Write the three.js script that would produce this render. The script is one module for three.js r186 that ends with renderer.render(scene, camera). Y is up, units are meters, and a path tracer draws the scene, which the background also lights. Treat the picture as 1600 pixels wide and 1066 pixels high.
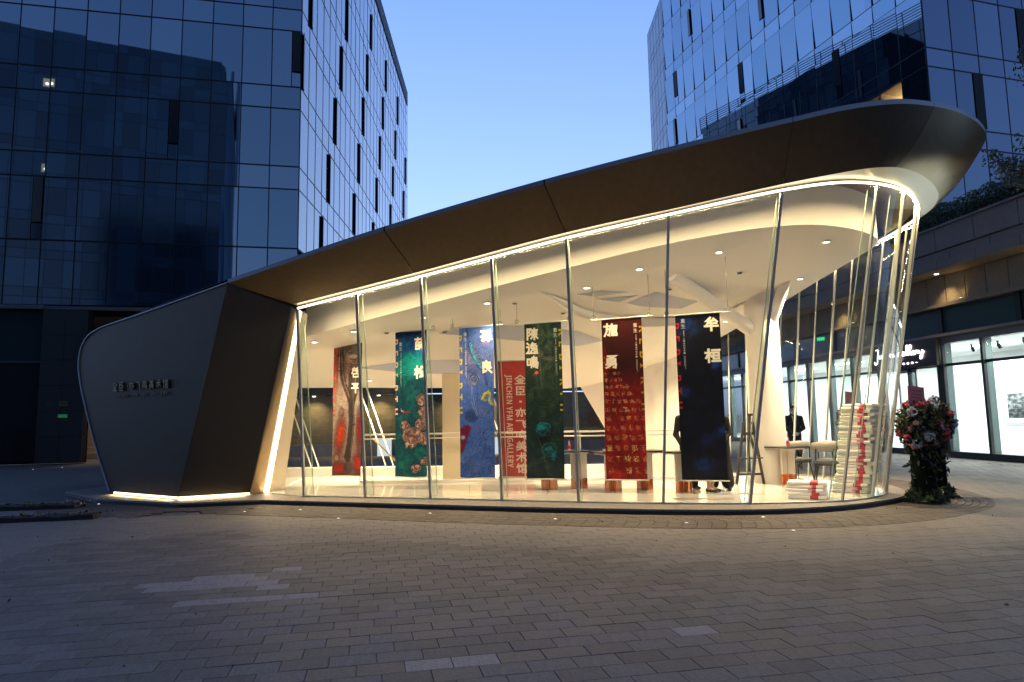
import * as THREE from 'three';
import { RoundedBoxGeometry } from 'three/addons/geometries/RoundedBoxGeometry.js';
import { mergeGeometries, mergeVertices, toCreasedNormals } from 'three/addons/utils/BufferGeometryUtils.js';
import { MarchingCubes } from 'three/addons/objects/MarchingCubes.js';
import { createNoise2D, createNoise3D } from 'simplex-noise';
import { RectAreaLightUniformsLib } from 'three/addons/lights/RectAreaLightUniformsLib.js';

// ---------------------------------------------------------------- camera, sky, sun, exposure
const scene = new THREE.Scene();
const camera = new THREE.PerspectiveCamera(53.09, 1600 / 1066, 0.1, 2000);
camera.rotation.order = 'YXZ';
camera.position.set(0, 1.55, 0);
camera.rotation.set(THREE.MathUtils.degToRad(6.363), 0, THREE.MathUtils.degToRad(-0.958));
const renderer = new THREE.WebGLRenderer({ antialias: true });
renderer.toneMapping = THREE.LinearToneMapping;
renderer.toneMappingExposure = 1.0;
renderer.shadowMap.enabled = true;
RectAreaLightUniformsLib.init();

function mulberry(seed) {
  return () => { seed = (seed + 0x6d2b79f5) | 0; let t = Math.imul(seed ^ (seed >>> 15), 1 | seed); t = (t + Math.imul(t ^ (t >>> 7), 61 | t)) ^ t; return ((t ^ (t >>> 14)) >>> 0) / 4294967296; };
}
const rnd = mulberry(20240611);
const noise2 = createNoise2D(mulberry(7)), noise3 = createNoise3D(mulberry(11));
const lerp = THREE.MathUtils.lerp, clamp = THREE.MathUtils.clamp, smooth = THREE.MathUtils.smoothstep;

{ // dusk sky after sunset: deep blue overhead, paler towards the horizon, the afterglow in front of the camera
  const W = 256, H = 128, data = new Float32Array(W * H * 4);
  for (let j = 0; j < H; j++) for (let i = 0; i < W; i++) {
    const el = ((j + 0.5) / H - 0.5) * Math.PI, az = ((i + 0.5) / W - 0.5) * 2 * Math.PI;
    const e = Math.max(0, Math.sin(el)), x = Math.cos(az) * Math.cos(el), z = Math.sin(az) * Math.cos(el);
    const k = Math.pow(1 - e, 2.2), glow = 0.5 - 0.5 * (z * 0.95 + x * 0.3);
    const b = lerp(0.48, 2.0, Math.pow(glow, 1.3));
    const c = [lerp(0.08, 0.47, k) * b, lerp(0.185, 0.665, k) * b, lerp(0.52, 1.06, k) * b];
    const o = (j * W + i) * 4;
    for (let q = 0; q < 3; q++) data[o + q] = el < 0 ? [0.03, 0.035, 0.045][q] : c[q];
    data[o + 3] = 1;
  }
  const sky = new THREE.DataTexture(data, W, H, THREE.RGBAFormat, THREE.FloatType);
  sky.mapping = THREE.EquirectangularReflectionMapping; sky.magFilter = sky.minFilter = THREE.LinearFilter; sky.needsUpdate = true;
  scene.background = sky; scene.environment = sky;
}
const sun = new THREE.DirectionalLight(new THREE.Color(1.0, 0.86, 0.74), 0.012);
sun.position.set(-14, 9, -60); sun.target.position.set(0, 0, -12);
sun.castShadow = true; sun.shadow.radius = 40; sun.shadow.mapSize.set(2048, 2048);
Object.assign(sun.shadow.camera, { left: -40, right: 40, top: 40, bottom: -40, near: 1, far: 160 });
scene.add(sun, sun.target);

// ---------------------------------------------------------------- helpers (X to the right, Y up, F metres in front of the camera)
const V = (x, y, f) => new THREE.Vector3(x, y, -f);
const names = new Map();
function numbered(n) { const k = names.get(n) ?? 0; names.set(n, k + 1); return k ? n + '_' + String(k).padStart(3, '0') : n; }
function tag(o, label, category, group, kind) {
  if (label) o.userData.label = label;
  if (category) o.userData.category = category;
  if (group) o.userData.group = group;
  if (kind) o.userData.kind = kind;
  return o;
}
function thing(name, label, category, [x, y, f] = [0, 0, 0], turn = 0, group, kind) {
  const o = new THREE.Group(); o.name = numbered(name); o.position.set(x, y, -f); o.rotation.y = turn;
  scene.add(o); return tag(o, label, category, group, kind);
}
function part(name, geo, mat, parent, worldSpace = false) {          // one named mesh; worldSpace: geometry given in scene coordinates, parent not turned
  const m = new THREE.Mesh(Array.isArray(geo) ? mergeGeometries(geo.map(flat)) : geo, mat);
  m.name = parent === scene ? numbered(name) : name; m.castShadow = m.receiveShadow = true;
  if (worldSpace) { for (let p = parent; p && p !== scene; p = p.parent) m.position.sub(p.position); }
  parent.add(m); return m;
}
function flat(g) { g = g.index ? g.toNonIndexed() : g; for (const k of Object.keys(g.attributes)) if (!['position', 'normal', 'uv'].includes(k)) g.deleteAttribute(k); if (!g.attributes.uv) g.setAttribute('uv', new THREE.BufferAttribute(new Float32Array(g.attributes.position.count * 2), 2)); return g; }
const box = (w, h, d, x = 0, y = 0, z = 0, ry = 0, rx = 0, rz = 0) => { const g = new THREE.BoxGeometry(w, h, d); if (rx) g.rotateX(rx); if (rz) g.rotateZ(rz); if (ry) g.rotateY(ry); return g.translate(x, y, z); };
const cyl = (r0, r1, h, x = 0, y = 0, z = 0, n = 20) => new THREE.CylinderGeometry(r1, r0, h, n).translate(x, y + h / 2, z);
function bar(a, b, w, d, out = new THREE.Vector3(0, 1, 0)) {           // a square bar from a to b; w across, d along «out»
  const t = b.clone().sub(a), L = t.length(); t.normalize();
  const s = new THREE.Vector3().crossVectors(out, t).normalize(), o = new THREE.Vector3().crossVectors(s, t).normalize();
  return new THREE.BoxGeometry(w, L, d).applyMatrix4(new THREE.Matrix4().makeBasis(s, t, o).setPosition(a.clone().add(b).multiplyScalar(0.5)));
}
function rod(a, b, r, n = 8, r2 = r) {
  const t = b.clone().sub(a), L = t.length();
  return new THREE.CylinderGeometry(r2, r, L, n).applyQuaternion(new THREE.Quaternion().setFromUnitVectors(new THREE.Vector3(0, 1, 0), t.normalize())).translate((a.x + b.x) / 2, (a.y + b.y) / 2, (a.z + b.z) / 2);
}
const tube = (pts, r, n = 24, m = 8, closed = false) => new THREE.TubeGeometry(new THREE.CatmullRomCurve3(pts, closed), n, r, m, closed);
function grid(rows) {                                                  // rows of equal length, uv in metres
  const n = rows[0].length, p = [], uv = [], idx = [];
  rows.forEach((r, i) => { let s = 0; r.forEach((v, j) => { p.push(v.x, v.y, v.z); if (j) s += v.distanceTo(r[j - 1]); uv.push(s, i ? rows[0][j].distanceTo(v) : 0); }); });
  for (let i = 0; i + 1 < rows.length; i++) for (let j = 0; j + 1 < n; j++) { const a = i * n + j; idx.push(a, a + 1, a + n, a + 1, a + n + 1, a + n); }
  const g = new THREE.BufferGeometry(); g.setAttribute('position', new THREE.Float32BufferAttribute(p, 3)); g.setAttribute('uv', new THREE.Float32BufferAttribute(uv, 2)); g.setIndex(idx); g.computeVertexNormals(); return g;
}
function poly(pts) {                                                   // a flat polygon as a fan, pts in order
  const p = [], uv = [], idx = [], o = pts[0], u = pts[1].clone().sub(o).normalize(), nn = new THREE.Vector3().crossVectors(u, pts[2].clone().sub(o)).normalize(), w = new THREE.Vector3().crossVectors(nn, u);
  const flatPts = pts.map((v) => { const q = v.clone().sub(o); return new THREE.Vector2(q.dot(u), q.dot(w)); });
  pts.forEach((v, i) => { p.push(v.x, v.y, v.z); uv.push(flatPts[i].x, flatPts[i].y); });
  for (const t of THREE.ShapeUtils.triangulateShape(flatPts, [])) idx.push(...t);
  const g = new THREE.BufferGeometry(); g.setAttribute('position', new THREE.Float32BufferAttribute(p, 3)); g.setAttribute('uv', new THREE.Float32BufferAttribute(uv, 2)); g.setIndex(idx); g.computeVertexNormals(); return g;
}
function slab(pts, t, dir) {                                           // a polygon given thickness t along dir
  const back = pts.map((v) => v.clone().addScaledVector(dir, t)), gs = [poly(pts), poly(back.slice().reverse())];
  pts.forEach((v, i) => { const j = (i + 1) % pts.length; gs.push(poly([v, back[i], back[j], pts[j]])); });
  return mergeGeometries(gs.map(flat));
}
const curve = (pts) => new THREE.CatmullRomCurve3(pts, false, 'centripetal');
function canvasTexture(w, h, draw, repeat, srgb = true) {
  const c = document.createElement('canvas'); c.width = w; c.height = h; draw(c.getContext('2d'), w, h);
  const t = new THREE.CanvasTexture(c); if (srgb) t.colorSpace = THREE.SRGBColorSpace;
  if (repeat) { t.wrapS = t.wrapT = THREE.RepeatWrapping; t.repeat.set(...repeat); }
  return t;
}
function noiseTexture(n, scale, f, repeat) {                           // grey tile that repeats: f(fine, coarse) -> 0..1 per pixel
  const d = new Uint8Array(n * n * 4), per = (x, y, s) => { const a = x / n * 2 * Math.PI, b = y / n * 2 * Math.PI; return noise3(Math.cos(a) * s + 3.1, Math.sin(a) * s, Math.cos(b) * s * 0.9) * 0.6 + noise3(Math.sin(b) * s, Math.cos(a) * s + 9, Math.cos(b) * s) * 0.4; };
  for (let y = 0; y < n; y++) for (let x = 0; x < n; x++) { const v = clamp(f(per(x, y, scale * 4), per(x, y, scale), rnd()), 0, 1) * 255, o = (y * n + x) * 4; d[o] = d[o + 1] = d[o + 2] = v; d[o + 3] = 255; }
  const t = new THREE.DataTexture(d, n, n); t.wrapS = t.wrapT = THREE.RepeatWrapping; t.magFilter = THREE.LinearFilter; t.minFilter = THREE.LinearMipmapLinearFilter; t.generateMipmaps = true; t.needsUpdate = true;
  if (repeat) t.repeat.set(...repeat);
  return t;
}
const std = (r, g, b, rough = 0.6, metal = 0, more = {}) => { const m = new THREE.MeshStandardMaterial({ roughness: rough, metalness: metal, side: THREE.DoubleSide, ...more }); m.color.setRGB(r, g, b); return m; };
const phys = (r, g, b, more = {}) => { const m = new THREE.MeshPhysicalMaterial({ side: THREE.DoubleSide, ...more }); m.color.setRGB(r, g, b); return m; };
const glow = (r, g, b, k) => { const m = new THREE.MeshStandardMaterial({ color: 0x222222, roughness: 0.5 }); m.emissive.setRGB(r * k, g * k, b * k); return m; };
function areaLight(r, g, b, k, w, h, at, towards, parent = scene) {
  const l = new THREE.RectAreaLight(new THREE.Color().setRGB(r, g, b), k, w, h); l.position.copy(at); l.lookAt(towards); l.name = 'area_lamp'; parent.add(l); return l;
}
// ---------------------------------------------------------------- Chinese characters as strokes on a 100 x 100 grid
const GLYPHS = {
  '重': '75,8 20,16;8,26 92,26;50,14 50,90;22,38 78,38 78,64 22,64 22,38;22,51 78,51;16,77 84,77;5,92 95,92',
  '生': '28,8 12,40;22,28 88,28;50,6 50,92;18,58 84,58;6,92 94,92',
  '上': '50,8 50,90;50,42 84,42;8,90 92,90',
  '海': '14,12 26,22;8,38 20,46;10,90 28,58;45,6 34,26;40,20 92,20;42,36 84,36 80,90 66,90;42,36 36,78;30,58 94,58;36,78 90,78;58,42 64,52;56,62 62,72',
  '当': '50,6 50,40;20,16 30,34;80,16 70,34;16,42 84,42 84,92 14,92;18,66 84,66',
  '代': '30,6 8,48;22,30 22,94;36,38 92,28;58,6 62,50 76,84 92,88 94,70;74,10 86,20',
  '艺': '6,24 94,24;32,8 32,38;68,8 68,38;20,50 78,50 24,82 28,92 84,92 90,76',
  '术': '50,6 50,94;8,34 92,34;48,38 8,80;52,38 92,80;66,10 80,22',
  '展': '16,10 84,10 84,28 18,28;18,10 18,50 6,94;38,34 38,58;64,34 64,58;26,44 90,44;20,60 94,60;40,60 40,92 58,84;84,66 64,78;56,62 92,94',
  '金': '50,4 6,40;50,4 94,40;30,42 70,42;18,60 82,60;50,42 50,90;28,68 36,82;72,68 64,82;6,92 94,92',
  '臣': '84,8 16,8 16,92 88,92;16,34 80,34 80,64 16,64;50,8 50,34;50,64 50,92',
  '亦': '50,4 50,20;8,24 92,24;38,24 36,60 20,90;62,24 62,88 50,82;20,42 10,70;80,42 92,70',
  '飞': '10,16 70,16 72,60 84,90 94,78;92,24 76,40;76,40 92,56',
  '鸣': '10,20 34,20 34,70 10,70 10,20;62,4 54,16;46,16 80,16 78,40;46,16 46,56 92,56 90,92 76,88;60,26 66,36;42,74 82,74',
  '美': '32,4 40,16;68,4 60,16;14,20 86,20;20,36 80,36;10,52 90,52;50,20 50,60;8,68 92,68;50,60 44,80 8,94;52,68 92,94',
  '馆': '22,4 6,40;16,22 40,22 34,36;24,30 24,90 40,78;66,4 66,14;46,30 46,16 94,16 94,30;54,30 54,94;54,32 86,32 86,54 54,54;54,66 90,66 90,92 54,92',
  '薛': '8,14 92,14;32,4 32,24;68,4 68,24;24,28 18,40;14,40 14,92;14,40 42,40 42,58 14,58;14,68 44,68 44,90 14,90;72,26 72,36;54,38 94,38;62,42 66,54;86,42 80,54;52,58 96,58;54,74 94,74;74,58 74,96',
  '松': '24,4 24,96;6,28 44,28;24,32 6,66;26,36 44,56;62,8 46,44;76,8 96,40;68,46 54,86 88,80;80,66 94,92',
  '孫': '8,14 40,14 26,34;26,34 28,90 16,86;6,58 44,44;84,6 52,18;66,16 54,32 84,36;84,28 54,52 92,52;72,52 72,94;58,64 50,82;86,64 96,80',
  '良': '50,2 54,12;22,14 80,14 80,50 22,50;22,32 80,32;22,14 22,90 46,80;88,56 64,68;46,52 94,94',
  '陳': '12,8 12,96;12,8 38,8 24,34 40,52 24,64;44,18 96,18;52,30 90,30 90,58 52,58 52,30;52,44 90,44;71,6 71,96;68,60 44,86;74,60 98,86',
  '逸': '10,10 20,20;6,40 22,40 22,72 6,90 94,92;54,6 38,30;50,16 76,16 66,28;42,30 88,30 88,50 42,50 42,30;64,30 62,54 40,78;68,54 70,78 92,78 92,66;82,58 90,66',
  '鳴': '8,22 32,22 32,70 8,70 8,22;62,2 56,12;48,12 48,60;48,12 86,12 86,38;48,25 86,25;48,38 86,38;48,50 94,50;48,60 94,60 90,94 78,90;44,70 40,90;56,70 58,84;68,68 70,82;80,66 82,78',
  '施': '26,2 30,14;4,20 50,20;24,20 22,60 6,94;24,42 46,42 42,90 32,86;62,4 52,28;58,18 96,18;54,44 94,34 90,70 80,66;62,34 62,90 96,90 96,76;76,26 76,76',
  '勇': '24,8 78,8 54,24;38,14 62,26;20,30 80,30 80,62 20,62 20,30;20,46 80,46;50,30 50,62;12,72 84,72 80,96 66,92;48,62 44,80 12,96',
  '牟': '44,4 22,26 78,24;66,12 88,34;32,38 20,56;28,46 84,46;8,66 92,66;50,34 50,98',
  '桓': '24,4 24,96;4,28 46,28;24,32 6,66;28,36 44,56;48,10 96,10;56,28 90,28 90,72 56,72 56,28;56,50 90,50;48,90 98,90',
  '啓': '30,4 34,14;14,16 50,16 50,34 14,34;14,16 14,38 6,60;68,4 56,34;60,18 96,18;86,20 54,58;64,28 94,58;22,64 80,64 80,94 22,94 22,64',
  '平': '12,12 88,12;28,22 36,42;72,22 64,42;6,54 94,54;50,12 50,98',
  '俞': '50,2 6,36;50,2 94,36;32,32 68,32;16,46 46,46 46,94 36,90;16,46 16,94;16,60 46,60;16,76 46,76;62,44 62,80;84,40 84,94 72,90',
  '·': '46,46 54,46 54,54 46,54 46,46',
};
const strokes = (ch) => (GLYPHS[ch] ?? '').split(';').filter(Boolean).map((s) => s.split(' ').map((p) => p.split(',').map(Number)));
function drawGlyph(g, ch, x, y, size, weight, color) {                 // x, y: top left corner
  g.strokeStyle = color; g.lineWidth = size * weight; g.lineCap = 'square'; g.lineJoin = 'miter';
  for (const line of strokes(ch)) { g.beginPath(); line.forEach(([a, b], i) => g[i ? 'lineTo' : 'moveTo'](x + a * size / 100, y + b * size / 100)); g.stroke(); }
}
function drawColumn(g, text, x, y, size, step, weight, color) { [...text].forEach((ch, i) => drawGlyph(g, ch, x, y + i * step, size, weight, color)); }
// ---------------------------------------------------------------- the ground: base sheet, stone pavers, brick band round the pavilion
const APRON = [[-8.2, 13.65], [-6.15, 12.72], [-4.72, 13.02], [-2.28, 12.2], [-0.2, 11.5], [1.03, 11.15], [2.51, 10.78], [3.86, 10.66], [5.16, 10.95], [6.39, 11.7], [7.0, 12.4], [7.38, 13.4], [7.5, 14.6], [7.25, 15.8], [6.5, 16.9], [5.2, 17.6]].map(([x, f]) => new THREE.Vector2(x, f));
const apronCurve = new THREE.SplineCurve(APRON.slice(2));
const APRON_LINE = [APRON[0], APRON[1], ...apronCurve.getPoints(80)];
const APRON_LOOP = [...APRON_LINE, new THREE.Vector2(2, 18.3), new THREE.Vector2(-6.9, 19.3), new THREE.Vector2(-9.2, 18.5), new THREE.Vector2(-9.9, 15.3)];
function lineDistance(x, f) {                                          // metres to the apron's front edge
  let best = 1e9;
  for (let i = 0; i + 1 < APRON_LINE.length; i++) {
    const a = APRON_LINE[i], b = APRON_LINE[i + 1], dx = b.x - a.x, dy = b.y - a.y, t = clamp(((x - a.x) * dx + (f - a.y) * dy) / (dx * dx + dy * dy), 0, 1);
    best = Math.min(best, Math.hypot(x - a.x - t * dx, f - a.y - t * dy));
  }
  return best;
}
function inside(x, f, loop) { let c = false; for (let i = 0, j = loop.length - 1; i < loop.length; j = i++) { const a = loop[i], b = loop[j]; if ((a.y > f) !== (b.y > f) && x < ((b.x - a.x) * (f - a.y)) / (b.y - a.y) + a.x) c = !c; } return c; }

const stoneNoise = noiseTexture(256, 3, (f, c, r) => 0.76 + 0.2 * c + 0.14 * f + 0.22 * (r - 0.5) - (f > 0.62 ? 0.22 : 0));
const stoneBump = noiseTexture(256, 8, (f, c, r) => 0.5 + 0.25 * f + 0.5 * (r - 0.5));
const groundMap = noiseTexture(512, 2, (f, c, r) => 0.72 + 0.16 * c + 0.08 * f + 0.1 * (r - 0.5));
function withMap(m, map, bump, k) { m.map = map; if (bump) { m.bumpMap = bump; m.bumpScale = k; } return m; }
const tiled = (t, x, y) => { const c = t.clone(); c.repeat.set(x, y); c.needsUpdate = true; return c; };

{
  const g = new THREE.PlaneGeometry(900, 900, 8, 8).rotateX(-Math.PI / 2);
  const uv = g.attributes.uv; for (let i = 0; i < uv.count; i++) uv.setXY(i, uv.getX(i) * 180, uv.getY(i) * 180);
  const ground = part('ground', g, withMap(std(0.17, 0.15, 0.12, 0.75), groundMap, stoneBump, 0.002), scene);
  ground.position.set(0, -0.016, -60); tag(ground, 'wide grey stone plaza ground around the pavilion and the towers', null, null, 'structure');
}
const PAVER_L = 0.3, PAVER_W = 0.2;
function chamferBox(w, h, d, c) {                                      // top face bevelled, no underside; top at y = 0
  const x = w / 2, z = d / 2, P = [[-x, -h, z], [x, -h, z], [x, -h, -z], [-x, -h, -z], [-x, -c, z], [x, -c, z], [x, -c, -z], [-x, -c, -z], [-x + c, 0, z - c], [x - c, 0, z - c], [x - c, 0, -z + c], [-x + c, 0, -z + c]];
  const p = [], uv = [], quad = (a, b, cc, dd) => [a, b, cc, a, cc, dd].forEach((k) => { p.push(...P[k]); uv.push(P[k][0] / 0.6 + 0.5, P[k][2] / 0.6 + 0.5); });
  for (let k = 0; k < 4; k++) { const n = (k + 1) % 4; quad(k, n, 4 + n, 4 + k); quad(4 + k, 4 + n, 8 + n, 8 + k); }
  quad(8, 9, 10, 11);
  const g = new THREE.BufferGeometry(); g.setAttribute('position', new THREE.Float32BufferAttribute(p, 3)); g.setAttribute('uv', new THREE.Float32BufferAttribute(uv, 2)); g.computeVertexNormals(); return g;
}
const pavement = thing('pavement', 'grey stone pavers in running bond across the open plaza', null, [0, 0, 6], 0, null, 'structure');
{
  const mats = [[0.185, 0.159, 0.128], [0.162, 0.141, 0.113], [0.208, 0.181, 0.149], [0.177, 0.149, 0.115], [0.139, 0.118, 0.096]].map((c, i) => withMap(std(...c, 0.62 + 0.04 * (i % 3)), tiled(stoneNoise, 1, 1), stoneBump, 0.0015));
  const pale = withMap(std(0.3, 0.28, 0.255, 0.6), tiled(stoneNoise, 1, 1), stoneBump, 0.001);
  const geos = [0, 1, 2].map((k) => { const g = chamferBox(PAVER_L - 0.004, 0.05, PAVER_W - 0.004, 0.0025); const uv = g.attributes.uv; for (let i = 0; i < uv.count; i++) uv.setXY(i, uv.getX(i) + k * 0.37, uv.getY(i) + k * 0.21); return g; });
  const ux = 0.979, uf = 0.206;                                       // along the rows; the cross joints run (-uf, ux)
  const list = [];
  for (let r = 0; r < 132; r++) for (let k = -75; k < 85; k++) {
    const a = (k + (r % 2) * 0.5 + 0.12 * Math.sin(r * 7.1)) * PAVER_L, b = 1.4 + r * PAVER_W;
    const x = a * ux - b * uf + 2.2, f = a * uf + b * ux;
    if (f < 2.2 || f > 26 || Math.abs(x) > 0.95 * f + 4 || x > 13.6 || (f > 14 && x < 8)) continue;
    if (inside(x, f, APRON_LOOP)) continue;
    const d = lineDistance(x, f); if (d < 1.13 && x > -8.6) continue;
    if (x < -8 && f > 15.5) continue;
    list.push({ x, f, d, a, r, k, q: Math.hypot(x, f - 0.0) });
  }
  list.sort((p, q) => p.q - q.q);
  const pick = (t) => {
    const { r, k } = t;
    if ((r === 18 && (k === -6 || k === -5)) || (r === 19 && k === 0) || (r === 34 && k === -10) || (r === 28 && k >= -12 && k <= -9) || (r === 31 && k >= -14 && k <= -11) || (r === 30 && k === -10) || (r === 32 && k >= -14 && k <= -11) || (r === 33 && (k === -13 || k === -12)) || (r === 27 && k === -20) || (r === 29 && k > -24 && k < -20)) return 5;
    return clamp(Math.floor(2.1 + 1.6 * noise2(t.x * 0.55, t.f * 0.8) + (rnd() - 0.5) * 3.4), 0, 4);
  };
  const far = [];
  let made = 0;
  for (const t of list) {
    const px = Math.abs(t.x) / t.f < 0.8 && t.f > 3.2, m = pick(t);
    if (px && made < 300) {
      const p = part('paver', geos[Math.floor(rnd() * 3)], m === 5 ? pale : mats[m], pavement);
      p.position.set(t.x, (rnd() - 0.5) * 0.003, -t.f + 6); p.rotation.set((rnd() - 0.5) * 0.006, Math.atan2(uf, ux) + (rnd() - 0.5) * 0.006, (rnd() - 0.5) * 0.006); made++;
    } else far.push([t, m]);
  }
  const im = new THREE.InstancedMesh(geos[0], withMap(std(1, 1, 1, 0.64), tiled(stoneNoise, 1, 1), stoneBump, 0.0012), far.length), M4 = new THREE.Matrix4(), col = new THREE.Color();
  const cols = [[0.185, 0.159, 0.128], [0.162, 0.141, 0.113], [0.208, 0.181, 0.149], [0.177, 0.149, 0.115], [0.139, 0.118, 0.096], [0.3, 0.28, 0.255]];
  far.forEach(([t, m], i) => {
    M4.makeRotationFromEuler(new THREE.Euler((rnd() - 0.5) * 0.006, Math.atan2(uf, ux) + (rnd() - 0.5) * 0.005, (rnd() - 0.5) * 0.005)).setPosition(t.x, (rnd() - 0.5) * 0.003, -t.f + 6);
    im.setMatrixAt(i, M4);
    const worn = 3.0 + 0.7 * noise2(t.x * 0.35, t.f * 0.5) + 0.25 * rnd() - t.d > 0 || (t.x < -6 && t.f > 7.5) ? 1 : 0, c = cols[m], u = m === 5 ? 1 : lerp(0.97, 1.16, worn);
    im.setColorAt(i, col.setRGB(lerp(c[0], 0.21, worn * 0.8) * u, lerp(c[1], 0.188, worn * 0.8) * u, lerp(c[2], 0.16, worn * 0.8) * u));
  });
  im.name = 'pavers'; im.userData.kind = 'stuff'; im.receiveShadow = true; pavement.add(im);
}
const brickBand = thing('brick_path', 'band of small brown brick pavers curving along the front of the pavilion', null, [0, 0, 11], 0, null, 'structure');
{
  const L = 0.2, W = 0.1, list = [], src = APRON_LINE;
  const normals = src.map((p, i) => { const a = src[Math.max(i - 1, 0)], b = src[Math.min(i + 1, src.length - 1)], l = a.distanceTo(b); return [(b.y - a.y) / l, -(b.x - a.x) / l]; });
  for (let r = 0; r < 12; r++) {
    const d = 0.07 + r * 0.104, pts = src.map((p, i) => new THREE.Vector2(p.x + normals[i][0] * d, p.y + normals[i][1] * d)), len = [0]; for (let i = 1; i < pts.length; i++) len.push(len[i - 1] + pts[i].distanceTo(pts[i - 1]));
    for (let s = (r % 2) * L / 2 + 0.1; s < len[len.length - 1]; s += L) {
      let i = 1; while (len[i] < s) i++; const t = (s - len[i - 1]) / (len[i] - len[i - 1] || 1), a = pts[i - 1], b = pts[i], x = lerp(a.x, b.x, t), f = lerp(a.y, b.y, t);
      if (lineDistance(x, f) < d - 0.03 || inside(x, f, APRON_LOOP)) continue; list.push([x, f, Math.atan2(b.y - a.y, b.x - a.x)]);
    }
  }
  const geo = chamferBox(L - 0.005, 0.05, W - 0.005, 0.003);
  const im = new THREE.InstancedMesh(geo, withMap(std(1, 1, 1, 0.66), tiled(stoneNoise, 1, 1), stoneBump, 0.0015), list.length), M4 = new THREE.Matrix4(), col = new THREE.Color();
  list.forEach(([x, f, a], i) => {
    M4.makeRotationFromEuler(new THREE.Euler((rnd() - 0.5) * 0.012, a, (rnd() - 0.5) * 0.012)).setPosition(x, 0.006 + (rnd() - 0.5) * 0.003, -f + 11); im.setMatrixAt(i, M4);
    const k = 0.8 + 0.4 * rnd(); im.setColorAt(i, col.setRGB(0.125 * k, 0.1 * k, 0.078 * k));
  });
  im.name = 'bricks'; im.userData.kind = 'stuff'; im.receiveShadow = true; brickBand.add(im);
}
// ---------------------------------------------------------------- glass towers
const frameMat = std(0.012, 0.014, 0.018, 0.4, 0.4);
const coreMat = std(0.006, 0.007, 0.009, 0.9);
const paneMats = [[0.29, 0.4, 0.5], [0.26, 0.365, 0.46], [0.32, 0.43, 0.53]].map((c) => phys(...c, { metalness: 1, roughness: 0.015 }));
const tealMats = [[0.26, 0.4, 0.5], [0.23, 0.36, 0.46]].map((c) => phys(...c, { metalness: 0.93, roughness: 0.02 }));
const ventMat = std(0.01, 0.012, 0.016, 0.25, 0.2);
const sidePanes = [[0.012, 0.018, 0.03], [0.01, 0.015, 0.026], [0.015, 0.022, 0.034]].map((c) => phys(...c, { metalness: 0, roughness: 0.015, ior: 2.33, clearcoat: 1, clearcoatRoughness: 0.02 }));
const litGlass = phys(0.75, 0.8, 0.82, { transmission: 1, roughness: 0, thickness: 0, ior: 2.0 });
const unitPane = new THREE.BoxGeometry(1, 1, 1);
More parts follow.
